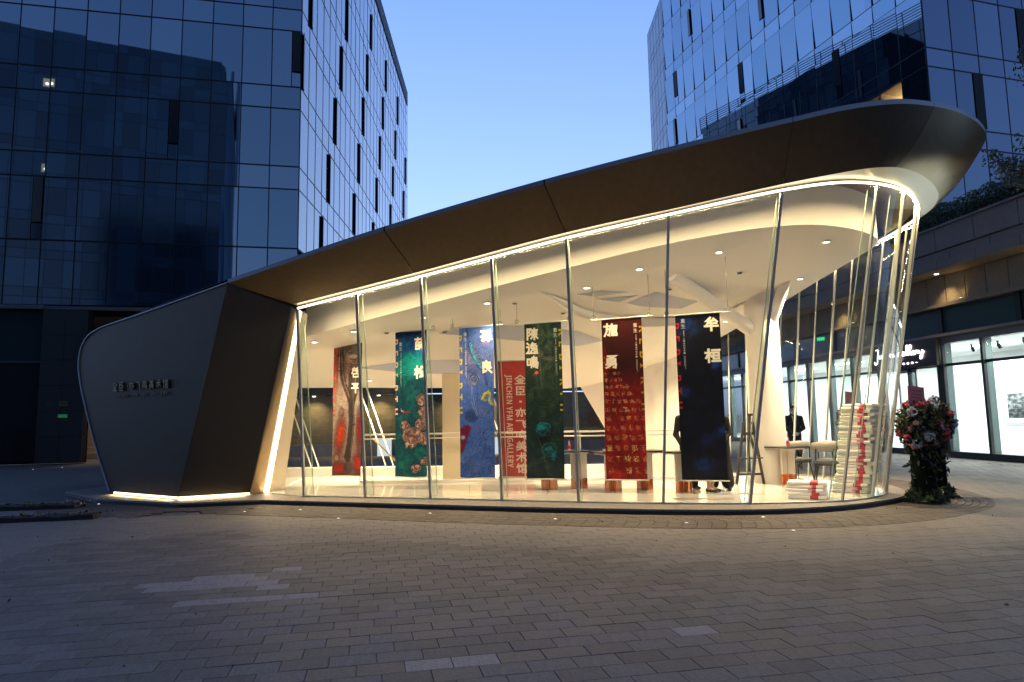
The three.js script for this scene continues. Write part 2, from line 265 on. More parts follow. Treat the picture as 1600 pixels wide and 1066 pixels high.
// one facade: starts at (x, f), runs along (dx, df) with its outside to the right of (dx, df) seen from above (towards the camera for left to right)
function facade(tower, { x, f, dx, df, cols, mod, rows, near, vents, teal = 0, seed, mats = paneMats, gap = 0.03, depthBars = 0.03, lit = {}, split = false, tilt = 0 }) {
  const R = mulberry(seed), L = Math.hypot(dx, df), ux = dx / L, uf = df / L, turn = Math.atan2(uf, ux), nx = uf, nf = -ux, merged = [[], [], []], mergedVents = [];
  const o = tower.position, at = (s, y, out) => new THREE.Vector3(x + ux * s + nx * out - o.x, y - o.y, -(f + uf * s + nf * out) - o.z);
  const add = (s, y, w, h, out, name, mat, j, single, yaw = 0) => {
    const p = at(s, y, out), ry = turn + (R() - 0.5) * j + yaw, rx = (R() - 0.5) * j * 0.6 + tilt * (0.95 + 0.14 * noise2(s * 0.16 + seed, y * 0.05));
    if (single) { const m = part(name, unitPane, mat, tower); m.position.copy(p); m.scale.set(w, h, 0.03); m.rotation.set(rx, ry, 0, 'YXZ'); } 
    else { const g = box(w, h, 0.03); g.rotateX(rx); g.rotateY(ry); g.translate(p.x, p.y, p.z); return g; }
  };
  for (let c = 0; c < cols; c++) rows.forEach(([y0, y1, kind], r) => {
    const w = mod - gap, h = y1 - y0 - gap, s = (c + 0.5) * mod, y = (y0 + y1) / 2, k = Math.floor(R() * mats.length), mat = lit[c + ',' + r] ? litGlass : R() < teal ? tealMats[Math.floor(R() * 2)] : mats[k], single = near(c, r, y0);
    const v = kind === 'window' && vents(c, r);
    if (v) {
      const vw = w * 0.3, side = v > 0 ? 1 : -1, ms = s - side * (vw + 0.03) / 2, vs = s + side * (w - vw) / 2, open = Math.abs(v) > 1 ? 0 : 0.2;
      const g = add(ms, y, w - vw - 0.04, h, 0, 'window_pane', mat, 0.008, single); if (g) merged[k].push(g);
      const lower = split ? h * 0.26 : 0;
      const g2 = add(vs, y + lower / 2, vw, h - lower - 0.04, open ? 0.04 + vw * 0.1 : -0.03, 'vent_window', ventMat, 0, single, open ? side * -open : 0); if (g2) mergedVents.push(g2);
      if (split) { const g3 = add(vs, y - h / 2 + lower / 2, vw, lower - 0.05, 0.0, 'vent_pane', mats[0], 0, single, 0.05); if (g3) merged[k].push(g3); }
    } else { const g = add(s, y, w, h, 0, kind === 'window' ? 'window_pane' : 'spandrel_pane', mat, 0.008, single); if (g) merged[k].push(g); }
  });
  merged.forEach((gs, k) => { if (gs.length) part('window_panes', gs, mats[k], tower).userData.kind = 'stuff'; });
  if (mergedVents.length) part('vent_windows', mergedVents, ventMat, tower).userData.kind = 'stuff';
  const yb = rows[0][0], yt = rows[rows.length - 1][1], W = cols * mod;
  for (let c = 0; c <= cols; c++) { const a = at(c * mod, yb, 0.012), b = at(c * mod, yt, 0.012); part('mullion', bar(a, b, 0.042, depthBars, new THREE.Vector3(nx, 0, -nf)), frameMat, tower); }
  for (const y of [yb, ...rows.map((r) => r[1])]) part('transom', bar(at(0, y, 0.011), at(W, y, 0.011), 0.06, depthBars - 0.004, new THREE.Vector3(nx, 0, -nf)), frameMat, tower);
  const wall = []; for (let c = 0; c < cols; c++) rows.forEach(([y0, y1], r) => {
    const q = lit[c + ',' + r]; if (!q) { wall.push(poly([at(c * mod, y0, -0.12), at((c + 1) * mod, y0, -0.12), at((c + 1) * mod, y1, -0.12), at(c * mod, y1, -0.12)])); return; }
    const s0 = c * mod + 0.02, s1 = (c + 1) * mod - 0.02, D = -2.4, C = (s, y, o) => at(s, y, o), mat = q < 0.1 ? std(0.05, 0.05, 0.06, 0.8) : std(0.5, 0.4, 0.28, 0.8), quad = (...p) => poly(p);
    part('lit_room', [quad(C(s0, y0, -0.1), C(s1, y0, -0.1), C(s1, y0, D), C(s0, y0, D)), quad(C(s0, y1, -0.1), C(s1, y1, -0.1), C(s1, y1, D), C(s0, y1, D)), quad(C(s0, y0, D), C(s1, y0, D), C(s1, y1, D), C(s0, y1, D)), quad(C(s0, y0, -0.1), C(s0, y0, D), C(s0, y1, D), C(s0, y1, -0.1)), quad(C(s1, y0, -0.1), C(s1, y0, D), C(s1, y1, D), C(s1, y1, -0.1))], mat, tower);
    const m = C((s0 + s1) / 2, y1 - 0.25, -1.3), lamp = part('lamp_globe', new THREE.SphereGeometry(0.09, 16, 12), glow(1, 0.8, 0.5, q < 0.1 ? 1.5 : 3), tower); lamp.scale.setScalar(q < 0.1 ? 0.7 : 1); lamp.position.copy(m);
    const l = new THREE.PointLight(new THREE.Color(1, 0.72, 0.4), q, 0, 2); l.position.copy(m).add(o); l.castShadow = true; l.name = 'room_lamp_light'; scene.add(l);
  });
  part('inner_wall', wall, coreMat, tower);
  return { at, W, yb, yt };
}
const floorsFrom = (y, n, win, span) => { const r = []; for (let k = 0; k < n; k++) { r.push([y, y + win, 'window']); r.push([y + win, y + win + span, 'spandrel']); y += win + span; } return r; };
function louvres(tower, fc, h, n, mat) {                               // parapet of horizontal rails on posts
  const gs = []; for (let k = 0; k < n; k++) { const y = fc.yt + 0.1 + (h - 0.1) * k / (n - 1); gs.push(bar(fc.at(0, y, 0.05), fc.at(fc.W, y, 0.05), 0.08, 0.05, new THREE.Vector3(0, 1, 0))); }
  for (let s = 0; s <= fc.W + 0.01; s += fc.W / Math.round(fc.W / 2.5)) gs.push(bar(fc.at(s, fc.yt, 0), fc.at(s, fc.yt + h, 0), 0.07, 0.07, new THREE.Vector3(1, 0, 0)));
  part('parapet_railing', gs, mat, tower);
}
const railMat = std(0.42, 0.43, 0.44, 0.4, 0.6);
{
  const t = thing('glass_tower', 'blue glass tower with black mullions at the left behind the pavilion', 'tower', [-9.4, 0, 29.5]);
  const rows = [...floorsFrom(9.1, 6, 2.68, 1.05), [31.48, 32.4, 'spandrel']], ux = 0.9766, uf = 0.215, n = 14, mod = 1.26, W = n * mod;
  const front = facade(t, { x: -9.4 - ux * W, f: 29.5 - uf * W, dx: ux, df: uf, cols: n, mod, rows, near: (c, r, y) => c >= 3 && y < 21, vents: (c, r) => ((c * 3 + r * 5) % 11 === 4 ? (c % 2 ? 1 : 2) : 0), teal: 0.16, seed: 5, split: true });
  const right = facade(t, { x: -9.4, f: 29.5, dx: -0.018, df: 1, cols: 28, mod: 1.26, rows, near: (c, r, y) => c < 13 && y < 31, vents: (c, r) => ((c * 2 + (r >> 1) * 3) % 5 === 1 ? -1 : 0), seed: 9, mats: sidePanes });
  louvres(t, right, 1.3, 6, railMat); louvres(t, front, 1.3, 6, railMat);
  const B = (s, y, o) => front.at(s, y, o);
  // body behind the glass, so that nothing shows through
  part('inner_wall', slab([V(-9.6, 32.3, 29.7), V(-26, 32.3, 26), V(-26, 32.3, 64), V(-10.2, 32.3, 64)].map((v) => v.sub(t.position)), 0.3, new THREE.Vector3(0, -1, 0)), coreMat, t);
  part('inner_wall', [poly([front.at(0, 0, -0.45), front.at(9.5, 0, -0.45), front.at(9.5, 9.4, -0.45), front.at(0, 9.4, -0.45)]), poly([front.at(9.5, 6.0, -0.37), front.at(W, 6.0, -0.37), front.at(W, 9.4, -0.45), front.at(9.5, 9.4, -0.45)])], coreMat, t);
  part('inner_wall', poly([right.at(0, 0, -0.45), right.at(right.W, 0, -0.45), right.at(right.W, 9.4, -0.45), right.at(0, 9.4, -0.45)]), coreMat, t);
  // base storey: ledge, dark lobby glass, stone pier, lit recess
  const stone = withMap(std(0.024, 0.025, 0.027, 0.7), stoneNoise), dark = phys(0.012, 0.016, 0.018, { roughness: 0.2, specularIntensity: 0.5 });
  const seg = (s0, s1, y0, y1, out, d) => { const a = front.at((s0 + s1) / 2, (y0 + y1) / 2, out); const g = box(s1 - s0, y1 - y0, d); g.rotateY(Math.atan2(uf, ux)); return g.translate(a.x, a.y, a.z); };
  for (let c = 3; c < 14; c++) part('spandrel_pane', seg(c * mod + 0.025, (c + 1) * mod - 0.025, 6.42, 9.06, 0, 0.03), paneMats[c % 3], t);
  for (let c = 0; c <= 14; c++) part('mullion', seg(c * mod - 0.02, c * mod + 0.02, 6.4, 9.07, 0.012, 0.04), frameMat, t);
  part('ledge', seg(0, 7.9, 6.2, 6.36, 0.12, 0.3), std(0.1, 0.1, 0.105, 0.6), t);
  part('ledge', seg(7.92, W, 6.2, 6.34, 0.05, 0.24), std(0.09, 0.09, 0.1, 0.5), t);
  for (let c = 0; c < 4; c++) { part('lobby_pane', seg(c * 1.96, c * 1.96 + 1.9, 0.1, 4.05, -0.15, 0.04), dark, t); part('lobby_pane', seg(c * 1.96, c * 1.96 + 1.9, 4.12, 6.18, -0.15, 0.04), phys(0.012, 0.03, 0.034, { roughness: 0.2, specularIntensity: 0.6 }), t); }
  for (let c = 0; c <= 4; c++) part('lobby_mullion', seg(c * 1.96 - 0.055, c * 1.96 - 0.005, 0.06, 6.18, -0.1, 0.12), frameMat, t);
  part('lobby_transom', seg(0, 7.86, 4.05, 4.12, -0.1, 0.1), std(0.05, 0.055, 0.06, 0.5), t);
  for (let r = 0; r < 6; r++) for (let k = 0; k < 2; k++) part('stone_panel', seg(7.9 + k * 0.82, 8.71 + k * 0.82, 0.06 + r * 1.02, 1.07 + r * 1.02, 0.0, 0.5), stone, t);
  part('soffit', seg(4, W + 1, 6.02, 6.38, -2.88, 5.0), std(0.05, 0.045, 0.04, 0.7), t);
  part('recess_wall', seg(5, W + 1, 0, 6.1, -5.2, 0.2), std(0.26, 0.2, 0.14, 0.7), t);
  for (let k = 0; k < 2; k++) part('step', seg(5.2, 14.5, 0, 0.5 - 0.25 * k, -4.6 + 0.5 * k, 0.9), std(0.3, 0.24, 0.17, 0.7), t);
}
{
  const t = thing('glass_tower', 'dark blue glass tower rising at the right above the pavilion roof and the stone terrace', 'tower', [17.85, 0, 27.6]);
  const rows = floorsFrom(6.6, 10, 2.6, 0.85), n = 17, mod = 1.3, W = n * mod;
  facade(t, { x: 17.85 - 0.27 * W, f: 27.6 + 0.963 * W, dx: 0.27, df: -0.963, cols: n, mod, rows, near: (c, r, y) => y < 20.8, vents: (c, r) => ((c * 3 + (r >> 1) * 4) % 7 === 2 ? (c % 2 ? -1 : 1) : 0), teal: 0.12, seed: 21, split: true, tilt: 0.03, lit: { '15,4': 5, '14,4': 1.2, '11,4': 0.5, '6,4': 0.6 } });
  facade(t, { x: 17.85, f: 27.6, dx: 0.961, df: 0.277, cols: 12, mod: 1.45, rows, near: (c, r, y) => c < 5 && y < 20.8, vents: (c, r) => ((c + (r >> 1) * 2) % 4 === 1 ? 1 : 0), seed: 22, mats: [[0.22, 0.3, 0.42], [0.2, 0.275, 0.39], [0.24, 0.325, 0.45]].map((c) => phys(...c, { metalness: 1, roughness: 0.015 })) });  // darker pane copy: this face's dimmer sky reflection is put into the colour
  part('roof', slab([V(12.1, 40.9, 48.6), V(18.0, 40.9, 27.9), V(34, 40.9, 32.6), V(28, 40.9, 54)].map((v) => v.sub(t.position)), 0.3, new THREE.Vector3(0, -1, 0)), coreMat, t);
}
{
  // stands behind the camera and shows only as the dark reflection in the left tower's front
  const t = thing('office_block', 'dark office block seen only as a reflection in the left tower', 'building', [-20, 0, -15]);
  const rows = floorsFrom(3.5, 10, 2.7, 0.9);
  facade(t, { x: -11.6, f: -15, dx: -1, df: 0.0, cols: 22, mod: 1.5, rows, near: () => false, vents: () => 0, seed: 31, mats: [[0.022, 0.042, 0.06], [0.017, 0.031, 0.045], [0.012, 0.021, 0.03]].map((c) => phys(...c, { metalness: 0.35, roughness: 0.12 })) });
  for (const [x, y] of [[-27.04, 34.2], [-27.1, 25.8], [-18.5, 12.2]]) { const w = part('lit_window', box(0.55, 0.8, 0.04), glow(1, 0.75, 0.45, 0.5), t); w.position.copy(V(x, y, -14.92).sub(t.position)); part('window_lamp', new THREE.SphereGeometry(0.16, 10, 8), glow(1, 0.9, 0.75, 5), w).position.set(0.05, -0.1, 0.05); }
  const arc = []; for (let k = 0; k <= 8; k++) arc.push(k / 8 * Math.PI / 2);
  part('corner_wall', grid([3.5, 12, 20, 28, 36, 39.5].map((y) => arc.map((a) => V(-11.6 + 1.4 * Math.sin(a) - 0.05 * Math.max(0, y - 22), y, -16.4 + 1.4 * Math.cos(a)).sub(t.position)))), phys(0.05, 0.08, 0.12, { metalness: 0.4, roughness: 0.12 }), t);
  part('roof', slab([V(-11.6, 39.6, -15.1), V(-44.6, 39.6, -15.1), V(-44.6, 39.6, -36), V(-10.4, 39.6, -36)].map((v) => v.sub(t.position)), 0.5, new THREE.Vector3(0, -1, 0)), coreMat, t);
  part('plinth', box(33, 3.5, 20, -28.1 + 20, 1.75, 10.1), std(0.1, 0.1, 0.1, 0.8), t);
  part('side_wall', box(0.3, 36, 19.5, -10.4 + 20, 21.5, 11.2), std(0.06, 0.08, 0.11, 0.2, 0.4), t);
}
{
  // stands behind the right tower, where only its reflection in the glass shows
  const t = thing('office_block', 'dark glass block behind the right tower, seen only mirrored in its facade', 'building', [24, 0, 60]);
  const rows = floorsFrom(4, 12, 2.7, 0.9);
  facade(t, { x: 17.0, f: 78, dx: 0, df: -1, cols: 13, mod: 1.5, rows, near: () => false, vents: () => 0, seed: 33, mats: [[0.06, 0.11, 0.17], [0.04, 0.07, 0.11], [0.09, 0.14, 0.19]].map((c) => phys(...c, { metalness: 0.3, roughness: 0.15 })) });
  part('roof', slab([V(17.1, 47.3, 58.6), V(36, 47.3, 58.6), V(36, 47.3, 78), V(17.1, 47.3, 78)].map((v) => v.sub(t.position)), 0.5, new THREE.Vector3(0, -1, 0)), coreMat, t);
  part('end_wall', box(19, 47, 0.3, 2.6, 23.5, 1.6), std(0.03, 0.035, 0.04, 0.5), t);
}
// ---------------------------------------------------------------- the pavilion
const WARM = [1.0, 0.745, 0.395];
const darkMetalMap = noiseTexture(512, 2, (f, c, r) => 0.86 + 0.07 * c + 0.025 * f + 0.03 * (r - 0.5));
const M = {
  tail: withMap(phys(0.056, 0.042, 0.026, { roughness: 0.5, metalness: 0.25, specularIntensity: 0.45 }), tiled(darkMetalMap, 0.4, 0.4), stoneBump, 0.0004),
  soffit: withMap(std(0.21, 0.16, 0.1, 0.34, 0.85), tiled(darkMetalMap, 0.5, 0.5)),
  soffitNoseSheen: withMap(std(0.36, 0.28, 0.16, 0.3, 0.85), tiled(darkMetalMap, 0.5, 0.5)),  // same metal in lighter gold: the sheen on the nose put into the colour
  trim: std(0.27, 0.285, 0.31, 0.4, 0.6),
  gold: std(0.42, 0.3, 0.17, 0.42, 0.6),
  white: std(0.8, 0.76, 0.7, 0.75),
  ceiling: std(0.84, 0.8, 0.73, 0.85),
  lavender: std(0.36, 0.38, 0.47, 0.8),
  floor: phys(0.72, 0.69, 0.64, { roughness: 0.14, clearcoat: 0.6, clearcoatRoughness: 0.05 }),
  apron: withMap(std(0.27, 0.235, 0.2, 0.6), stoneNoise, stoneBump, 0.001),
  black: std(0.012, 0.012, 0.012, 0.5),
  glass: phys(0.97, 0.985, 0.975, { transmission: 1, roughness: 0, thickness: 0, ior: 1.45 }),
  fin: phys(0.8, 0.9, 0.84, { transmission: 1, roughness: 0, thickness: 0, ior: 1.5, specularIntensity: 0.35 }),
  steel: std(0.42, 0.43, 0.38, 0.35, 0.25),
  led: glow(1.0, 0.88, 0.66, 4.2),
  ledSoft: glow(1.0, 0.82, 0.52, 3.2),
  lampGlow: glow(1.0, 0.93, 0.8, 8),
};
const pav = thing('art_pavilion', 'wedge-shaped dark metal art pavilion with glass front, rising brown roof and warm light lines', 'pavilion', [0, 0, 13.5]);
const pp = (name, geo, mat) => part(name, geo, mat, pav, true);
const RING = [[-4.15, 3.72, 13.09], [-2.92, 3.93, 12.72], [-1.66, 4.15, 12.35], [-0.34, 4.39, 11.95], [0.97, 4.62, 11.56], [2.64, 4.86, 11.07], [4.35, 5.08, 10.58], [5.2, 5.17, 10.52], [5.99, 5.23, 10.78], [6.72, 5.28, 11.3], [7.38, 5.32, 12.05], [7.86, 5.34, 12.8], [8.02, 5.3, 13.25], [7.9, 5.19, 13.62], [7.6, 5.02, 14.1], [7.15, 4.78, 14.75], [6.6, 4.45, 15.4], [6.0, 4.08, 16.05], [5.3, 3.7, 16.6], [4.85, 3.45, 17.0]].map((p) => V(...p));
const BASE = [[-4.07, 0.1, 13.45], [-2.8, 0.1, 13.06], [-1.53, 0.1, 12.68], [-0.22, 0.1, 12.26], [1.09, 0.1, 11.83], [2.45, 0.1, 11.48], [3.8, 0.1, 11.26], [5.35, 0.1, 11.38], [6.05, 0.1, 11.78], [6.62, 0.1, 12.4], [6.95, 0.1, 13.1], [7.06, 0.1, 13.8], [6.98, 0.1, 14.5], [6.75, 0.1, 15.15], [6.35, 0.1, 15.8], [5.85, 0.1, 16.3], [5.2, 0.1, 16.65], [4.6, 0.1, 16.85]].map((p) => V(...p));
const ringC = curve(RING), baseC = curve(BASE);
// matching joints: bottom index -> top point
const jointTop = [0, 1, 2, 3, 4, 5, 6, 8, 9, 10, 11, 13, 14, 15, 16, 17, 18, 19].map((k) => RING[k]);
const segPts = (C, P, a, b, n) => { // points along curve between two control points
  const find = (p) => { let best = 0, d = 1e9; for (let k = 0; k <= 800; k++) { const q = C.getPoint(k / 800), e = q.distanceTo(p); if (e < d) { d = e; best = k / 800; } } return best; };
  const ta = find(a), tb = find(b); return Array.from({ length: n + 1 }, (_, k) => C.getPoint(lerp(ta, tb, k / n)));
};
// --- floor, apron
{
  const shape = new THREE.Shape(APRON_LOOP.map((p) => new THREE.Vector2(p.x, p.y)));
  const g = new THREE.ExtrudeGeometry(shape, { depth: 0.06, bevelEnabled: false }).rotateX(-Math.PI / 2).translate(0, 0.0, 0);
  pp('plinth', g, M.black);
  const shape2 = new THREE.Shape(APRON_LOOP.map((p, i) => new THREE.Vector2(p.x * 0.999 + 0.0, p.y + 0.012)));
  pp('apron', new THREE.ExtrudeGeometry(shape2, { depth: 0.026, bevelEnabled: false }).rotateX(-Math.PI / 2).translate(0, 0.062, 0), M.apron);
  const fl = [V(-6.9, 0, 18.45), V(-5.12, 0, 14.3), ...baseC.getPoints(90), V(2.0, 0, 17.65)].map((v) => new THREE.Vector2(v.x, -v.z));
  pp('floor', new THREE.ExtrudeGeometry(new THREE.Shape(fl), { depth: 0.008, bevelEnabled: false }).rotateX(-Math.PI / 2).translate(0, 0.09, 0), M.floor);
}
// --- dark closed end
const TAIL = [[-8.51, 0.14, 14.6], [-9.02, 1.04, 14.89], [-9.41, 1.87, 15.11], [-9.65, 2.45, 15.25], [-9.74, 2.88, 15.29], [-9.67, 3.24, 15.24], [-9.43, 3.49, 15.07], [-9.04, 3.63, 14.83], [-7.67, 3.79, 13.96], [-5.25, 4.1, 12.43], [-6.44, 0.14, 13.3]].map((p) => V(...p));
{
  const edge = [...curve(TAIL.slice(0, 8)).getPoints(28), TAIL[8], TAIL[9]];
  const nA = V(0.53, 0.03, 0.85).normalize(), back = (v, k) => v.clone().add(V(-1.25 * k, -0.05 * k, 4.2 * k));
  const faceTop = new THREE.Vector3().lerpVectors(TAIL[8], TAIL[9], 0.5);
  pp('front_panel', slab([...edge, TAIL[10]], 0.06, nA), M.tail);
  pp('side_panel', slab([V(-6.435, 0.14, 13.3), V(-5.29, 0.14, 13.89), V(-4.28, 3.75, 13.1), V(-5.247, 4.1, 12.44)], 0.05, V(0.3, 0, 0.9).normalize()), std(0.04, 0.036, 0.031, 0.5, 0.3));  // metal coloured darker than the front: this face's weaker sky light painted in
  pp('shell', grid([edge.map((v) => back(v, 0.01)), edge.map((v) => back(v, 0.5)), edge.map((v) => back(v, 1))]), M.tail);
  pp('edge_trim', tube(edge.map((v) => v.clone().add(V(0, 0.005, -0.01))), 0.02, 120, 6), M.trim);
  pp('back_panel', poly(edge.map((v) => back(v, 1)).concat([back(TAIL[10], 1)])), M.tail);
  pp('base_lamp_strip', [bar(V(-8.4, 0.115, 14.6), V(-6.43, 0.115, 13.36), 0.05, 0.045), bar(V(-6.42, 0.115, 13.36), V(-5.3, 0.115, 13.93), 0.05, 0.045)], M.ledSoft);
  pp('base_plinth', [bar(V(-8.42, 0.095, 14.72), V(-6.43, 0.095, 13.48), 0.16, 0.1), bar(V(-6.42, 0.095, 13.48), V(-5.3, 0.095, 14.05), 0.16, 0.1)], M.white);
  pp('reveal', slab([V(-5.285, 0.1, 13.9), V(-5.165, 0.1, 14.3), V(-4.14, 3.67, 13.12), V(-4.275, 3.745, 13.11)], 0.02, V(-1, 0, 0)), M.gold);
  const l0 = V(-5.14, 0.1, 14.32), l1 = V(-4.13, 3.68, 13.12);
  pp('side_lamp_strip', [bar(l0, l1, 0.055, 0.05, V(0.5, 0, -0.8))], M.led);
  for (let k = 0; k < 3; k++) {
    const a = l0.clone().lerp(l1, (k + 0.5) / 3).add(V(0.035, 0, -0.035)), up = l1.clone().sub(l0).normalize(), out = V(0.75, -0.1, -0.1), x = new THREE.Vector3().crossVectors(up, out.negate()).normalize(), z = new THREE.Vector3().crossVectors(x, up);
    const l = new THREE.RectAreaLight(new THREE.Color(...WARM), 45, 0.05, l0.distanceTo(l1) / 3.02); l.position.copy(a); l.quaternion.setFromRotationMatrix(new THREE.Matrix4().makeBasis(x, up, z)); l.name = 'side_lamp_light'; scene.add(l);
  }
  for (const [a, b] of [[V(-8.4, 0, 14.5), V(-6.5, 0, 13.3)], [V(-6.4, 0, 13.3), V(-5.35, 0, 13.85)]]) { const c = a.clone().add(b).multiplyScalar(0.5).setY(0.128), d = b.clone().sub(a), l = areaLight(...WARM, 26, d.length(), 0.05, c.add(V(0, 0, -0.05)), c.clone().add(new THREE.Vector3(d.z, -2.2, -d.x).multiplyScalar(-1).setY(-1.2))); }
  const jd = V(0.21, 0, 0.42), jo = V(0.03, 0, 0.04); pp('jamb', slab([l0.clone().add(jo), l0.clone().add(jo).add(jd), l1.clone().add(jo).add(V(0.08, -0.05, 0.16)), l1.clone().add(jo)], 0.02, V(-1, 0, 0.4)), std(0.7, 0.6, 0.46, 0.7));
  // inner side wall behind the light line
  pp('inner_side_wall', slab([V(-5.06, 0.1, 14.33), V(-6.85, 0.1, 18.45), V(-5.85, 2.46, 18.4), V(-4.25, 3.3, 14.0), V(-4.08, 3.66, 13.14)], 0.1, V(-1, 0, 0)), M.white);
}
// --- roof: outer edge, sloping soffit panels, silver ring, light line
const EDGE = [[-5.25, 4.1, 12.43], [-2.19, 4.81, 11.58], [0.57, 5.33, 10.8], [3.01, 5.7, 10.12], [4.26, 5.87, 9.79], [5.02, 5.97, 9.62], [5.79, 6.09, 9.72], [6.56, 6.19, 10.05], [7.22, 6.26, 10.45], [7.9, 6.31, 11.0], [8.5, 6.34, 11.7], [8.86, 6.32, 12.6], [8.85, 6.2, 13.7], [8.45, 5.95, 14.8], [7.75, 5.6, 15.8], [6.7, 5.15, 16.7], [5.3, 4.6, 17.6]].map((p) => V(...p));
const CREASE = [[-4.2, 3.78, 12.98], [-1.75, 4.2, 12.26], [0.95, 4.68, 11.44], [2.9, 4.94, 10.86], [4.3, 5.12, 10.4], [5.0, 5.21, 10.25], [5.6, 5.3, 10.25], [6.1, 5.37, 10.42], [6.6, 5.41, 10.75], [7.1, 5.43, 11.2], [7.55, 5.45, 11.72], [7.95, 5.47, 12.3], [8.25, 5.46, 13.0], [8.3, 5.4, 13.7], [7.95, 5.2, 14.6], [7.2, 4.85, 15.6], [5.2, 4.0, 17.2]].map((p) => V(...p));
{
  const E = curve(EDGE), C = curve(CREASE), R = ringC, N = 160;
  // parameters that put matching points opposite each other
  const near = (cv, p, lo = 0, hi = 1) => { let b = 0, d = 1e9; for (let k = 0; k <= 600; k++) { const t = lerp(lo, hi, k / 600), q = cv.getPoint(t).distanceTo(p); if (q < d) { d = q; b = t; } } return b; };
  // soffit between EDGE and CREASE: same index order, resampled
  const et = (u) => E.getPoint(u), ct = (u) => C.getPoint(u);
  const joints = [0, 0.0625, 0.125, 0.25, 0.4375, 0.72, 1];
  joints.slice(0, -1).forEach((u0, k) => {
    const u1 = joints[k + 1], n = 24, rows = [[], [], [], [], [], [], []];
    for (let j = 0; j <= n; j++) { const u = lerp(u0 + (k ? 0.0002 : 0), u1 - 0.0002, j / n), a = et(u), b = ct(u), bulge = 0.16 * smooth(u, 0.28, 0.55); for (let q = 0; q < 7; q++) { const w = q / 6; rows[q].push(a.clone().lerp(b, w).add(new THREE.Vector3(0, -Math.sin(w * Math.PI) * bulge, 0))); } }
    pp('soffit_panel', grid(rows), k >= 4 ? M.soffitNoseSheen : M.soffit);
  });
  const ring2 = [[], []]; for (let j = 0; j <= 120; j++) { const u = j / 120, c = ct(u); ring2[0].push(c.clone().add(new THREE.Vector3(0, 0.0, 0))); ring2[1].push(R.getPoint(near(R, c)).add(new THREE.Vector3(0, 0.05, 0))); }
  pp('silver_ring', grid(ring2), std(0.55, 0.5, 0.4, 0.3, 0.75));
  const up = (v) => v.clone().add(new THREE.Vector3(0, 0.075, 0));
  const full = E.getPoints(N);
  [[0, 0.0622], [0.0628, 0.1247], [0.1253, 0.2497], [0.2503, 0.4372], [0.4378, 1]].forEach(([a, b]) => { const pts = Array.from({ length: 31 }, (_, j) => E.getPoint(lerp(a, b, j / 30))); pp('edge_trim', grid([pts, pts.map(up)]), M.trim); });
  // roof skin on top, closed to the back
  const rearTop = (u) => new THREE.Vector3().lerpVectors(V(-7.9, 3.6, 18.9), V(5.3, 4.62, 17.6), u);
  const rows = []; for (let j = 0; j <= 80; j++) { const a = E.getPoint(j / 80), b = rearTop(j / 80); rows.push([up(a), a.clone().lerp(b, 0.5).add(new THREE.Vector3(0, 0.22, 0)), b]); }
  pp('roof', grid(rows), M.tail);
  pp('roof', poly([up(EDGE[0]), V(-7.67, 3.82, 13.96), V(-9.04, 3.65, 14.83), V(-7.9, 3.6, 18.9)]), M.tail);
  // underside above the interior so that no sky leaks in
  const cov = [[], []]; for (let j = 0; j <= 80; j++) { const r = R.getPoint(j / 80 * 0.999); cov[0].push(r.clone().add(new THREE.Vector3(0, 0.05, 0))); cov[1].push(null); }
  pp('ring_lamp', tube(R.getPoints(120), 0.021, 240, 8), M.led);
}
// --- interior ceiling with a curved front edge and a lit band
let onCeiling;
const CEIL_F = [[-4.27, 3.27, 14.01], [-2.95, 3.53, 13.6], [-1.79, 3.75, 13.25], [-0.35, 4.02, 12.82], [1.06, 4.28, 12.4], [2.33, 4.5, 12.02], [3.4, 4.64, 11.71], [4.4, 4.73, 11.5], [5.25, 4.78, 11.55], [6.09, 4.8, 11.92], [6.8, 4.81, 12.5], [7.15, 4.81, 13.0], [7.28, 4.8, 13.5]].map((p) => V(...p));
const CEIL_R = [[-5.88, 2.43, 18.4], [-3.26, 2.38, 18.2], [-0.7, 2.32, 17.95], [1.77, 2.3, 17.7], [3.4, 2.75, 17.25], [4.91, 3.31, 16.8], [5.55, 3.66, 16.3], [6.15, 4.0, 15.8], [6.87, 4.47, 15.0], [7.2, 4.7, 14.4], [7.28, 4.8, 13.52]].map((p) => V(...p));
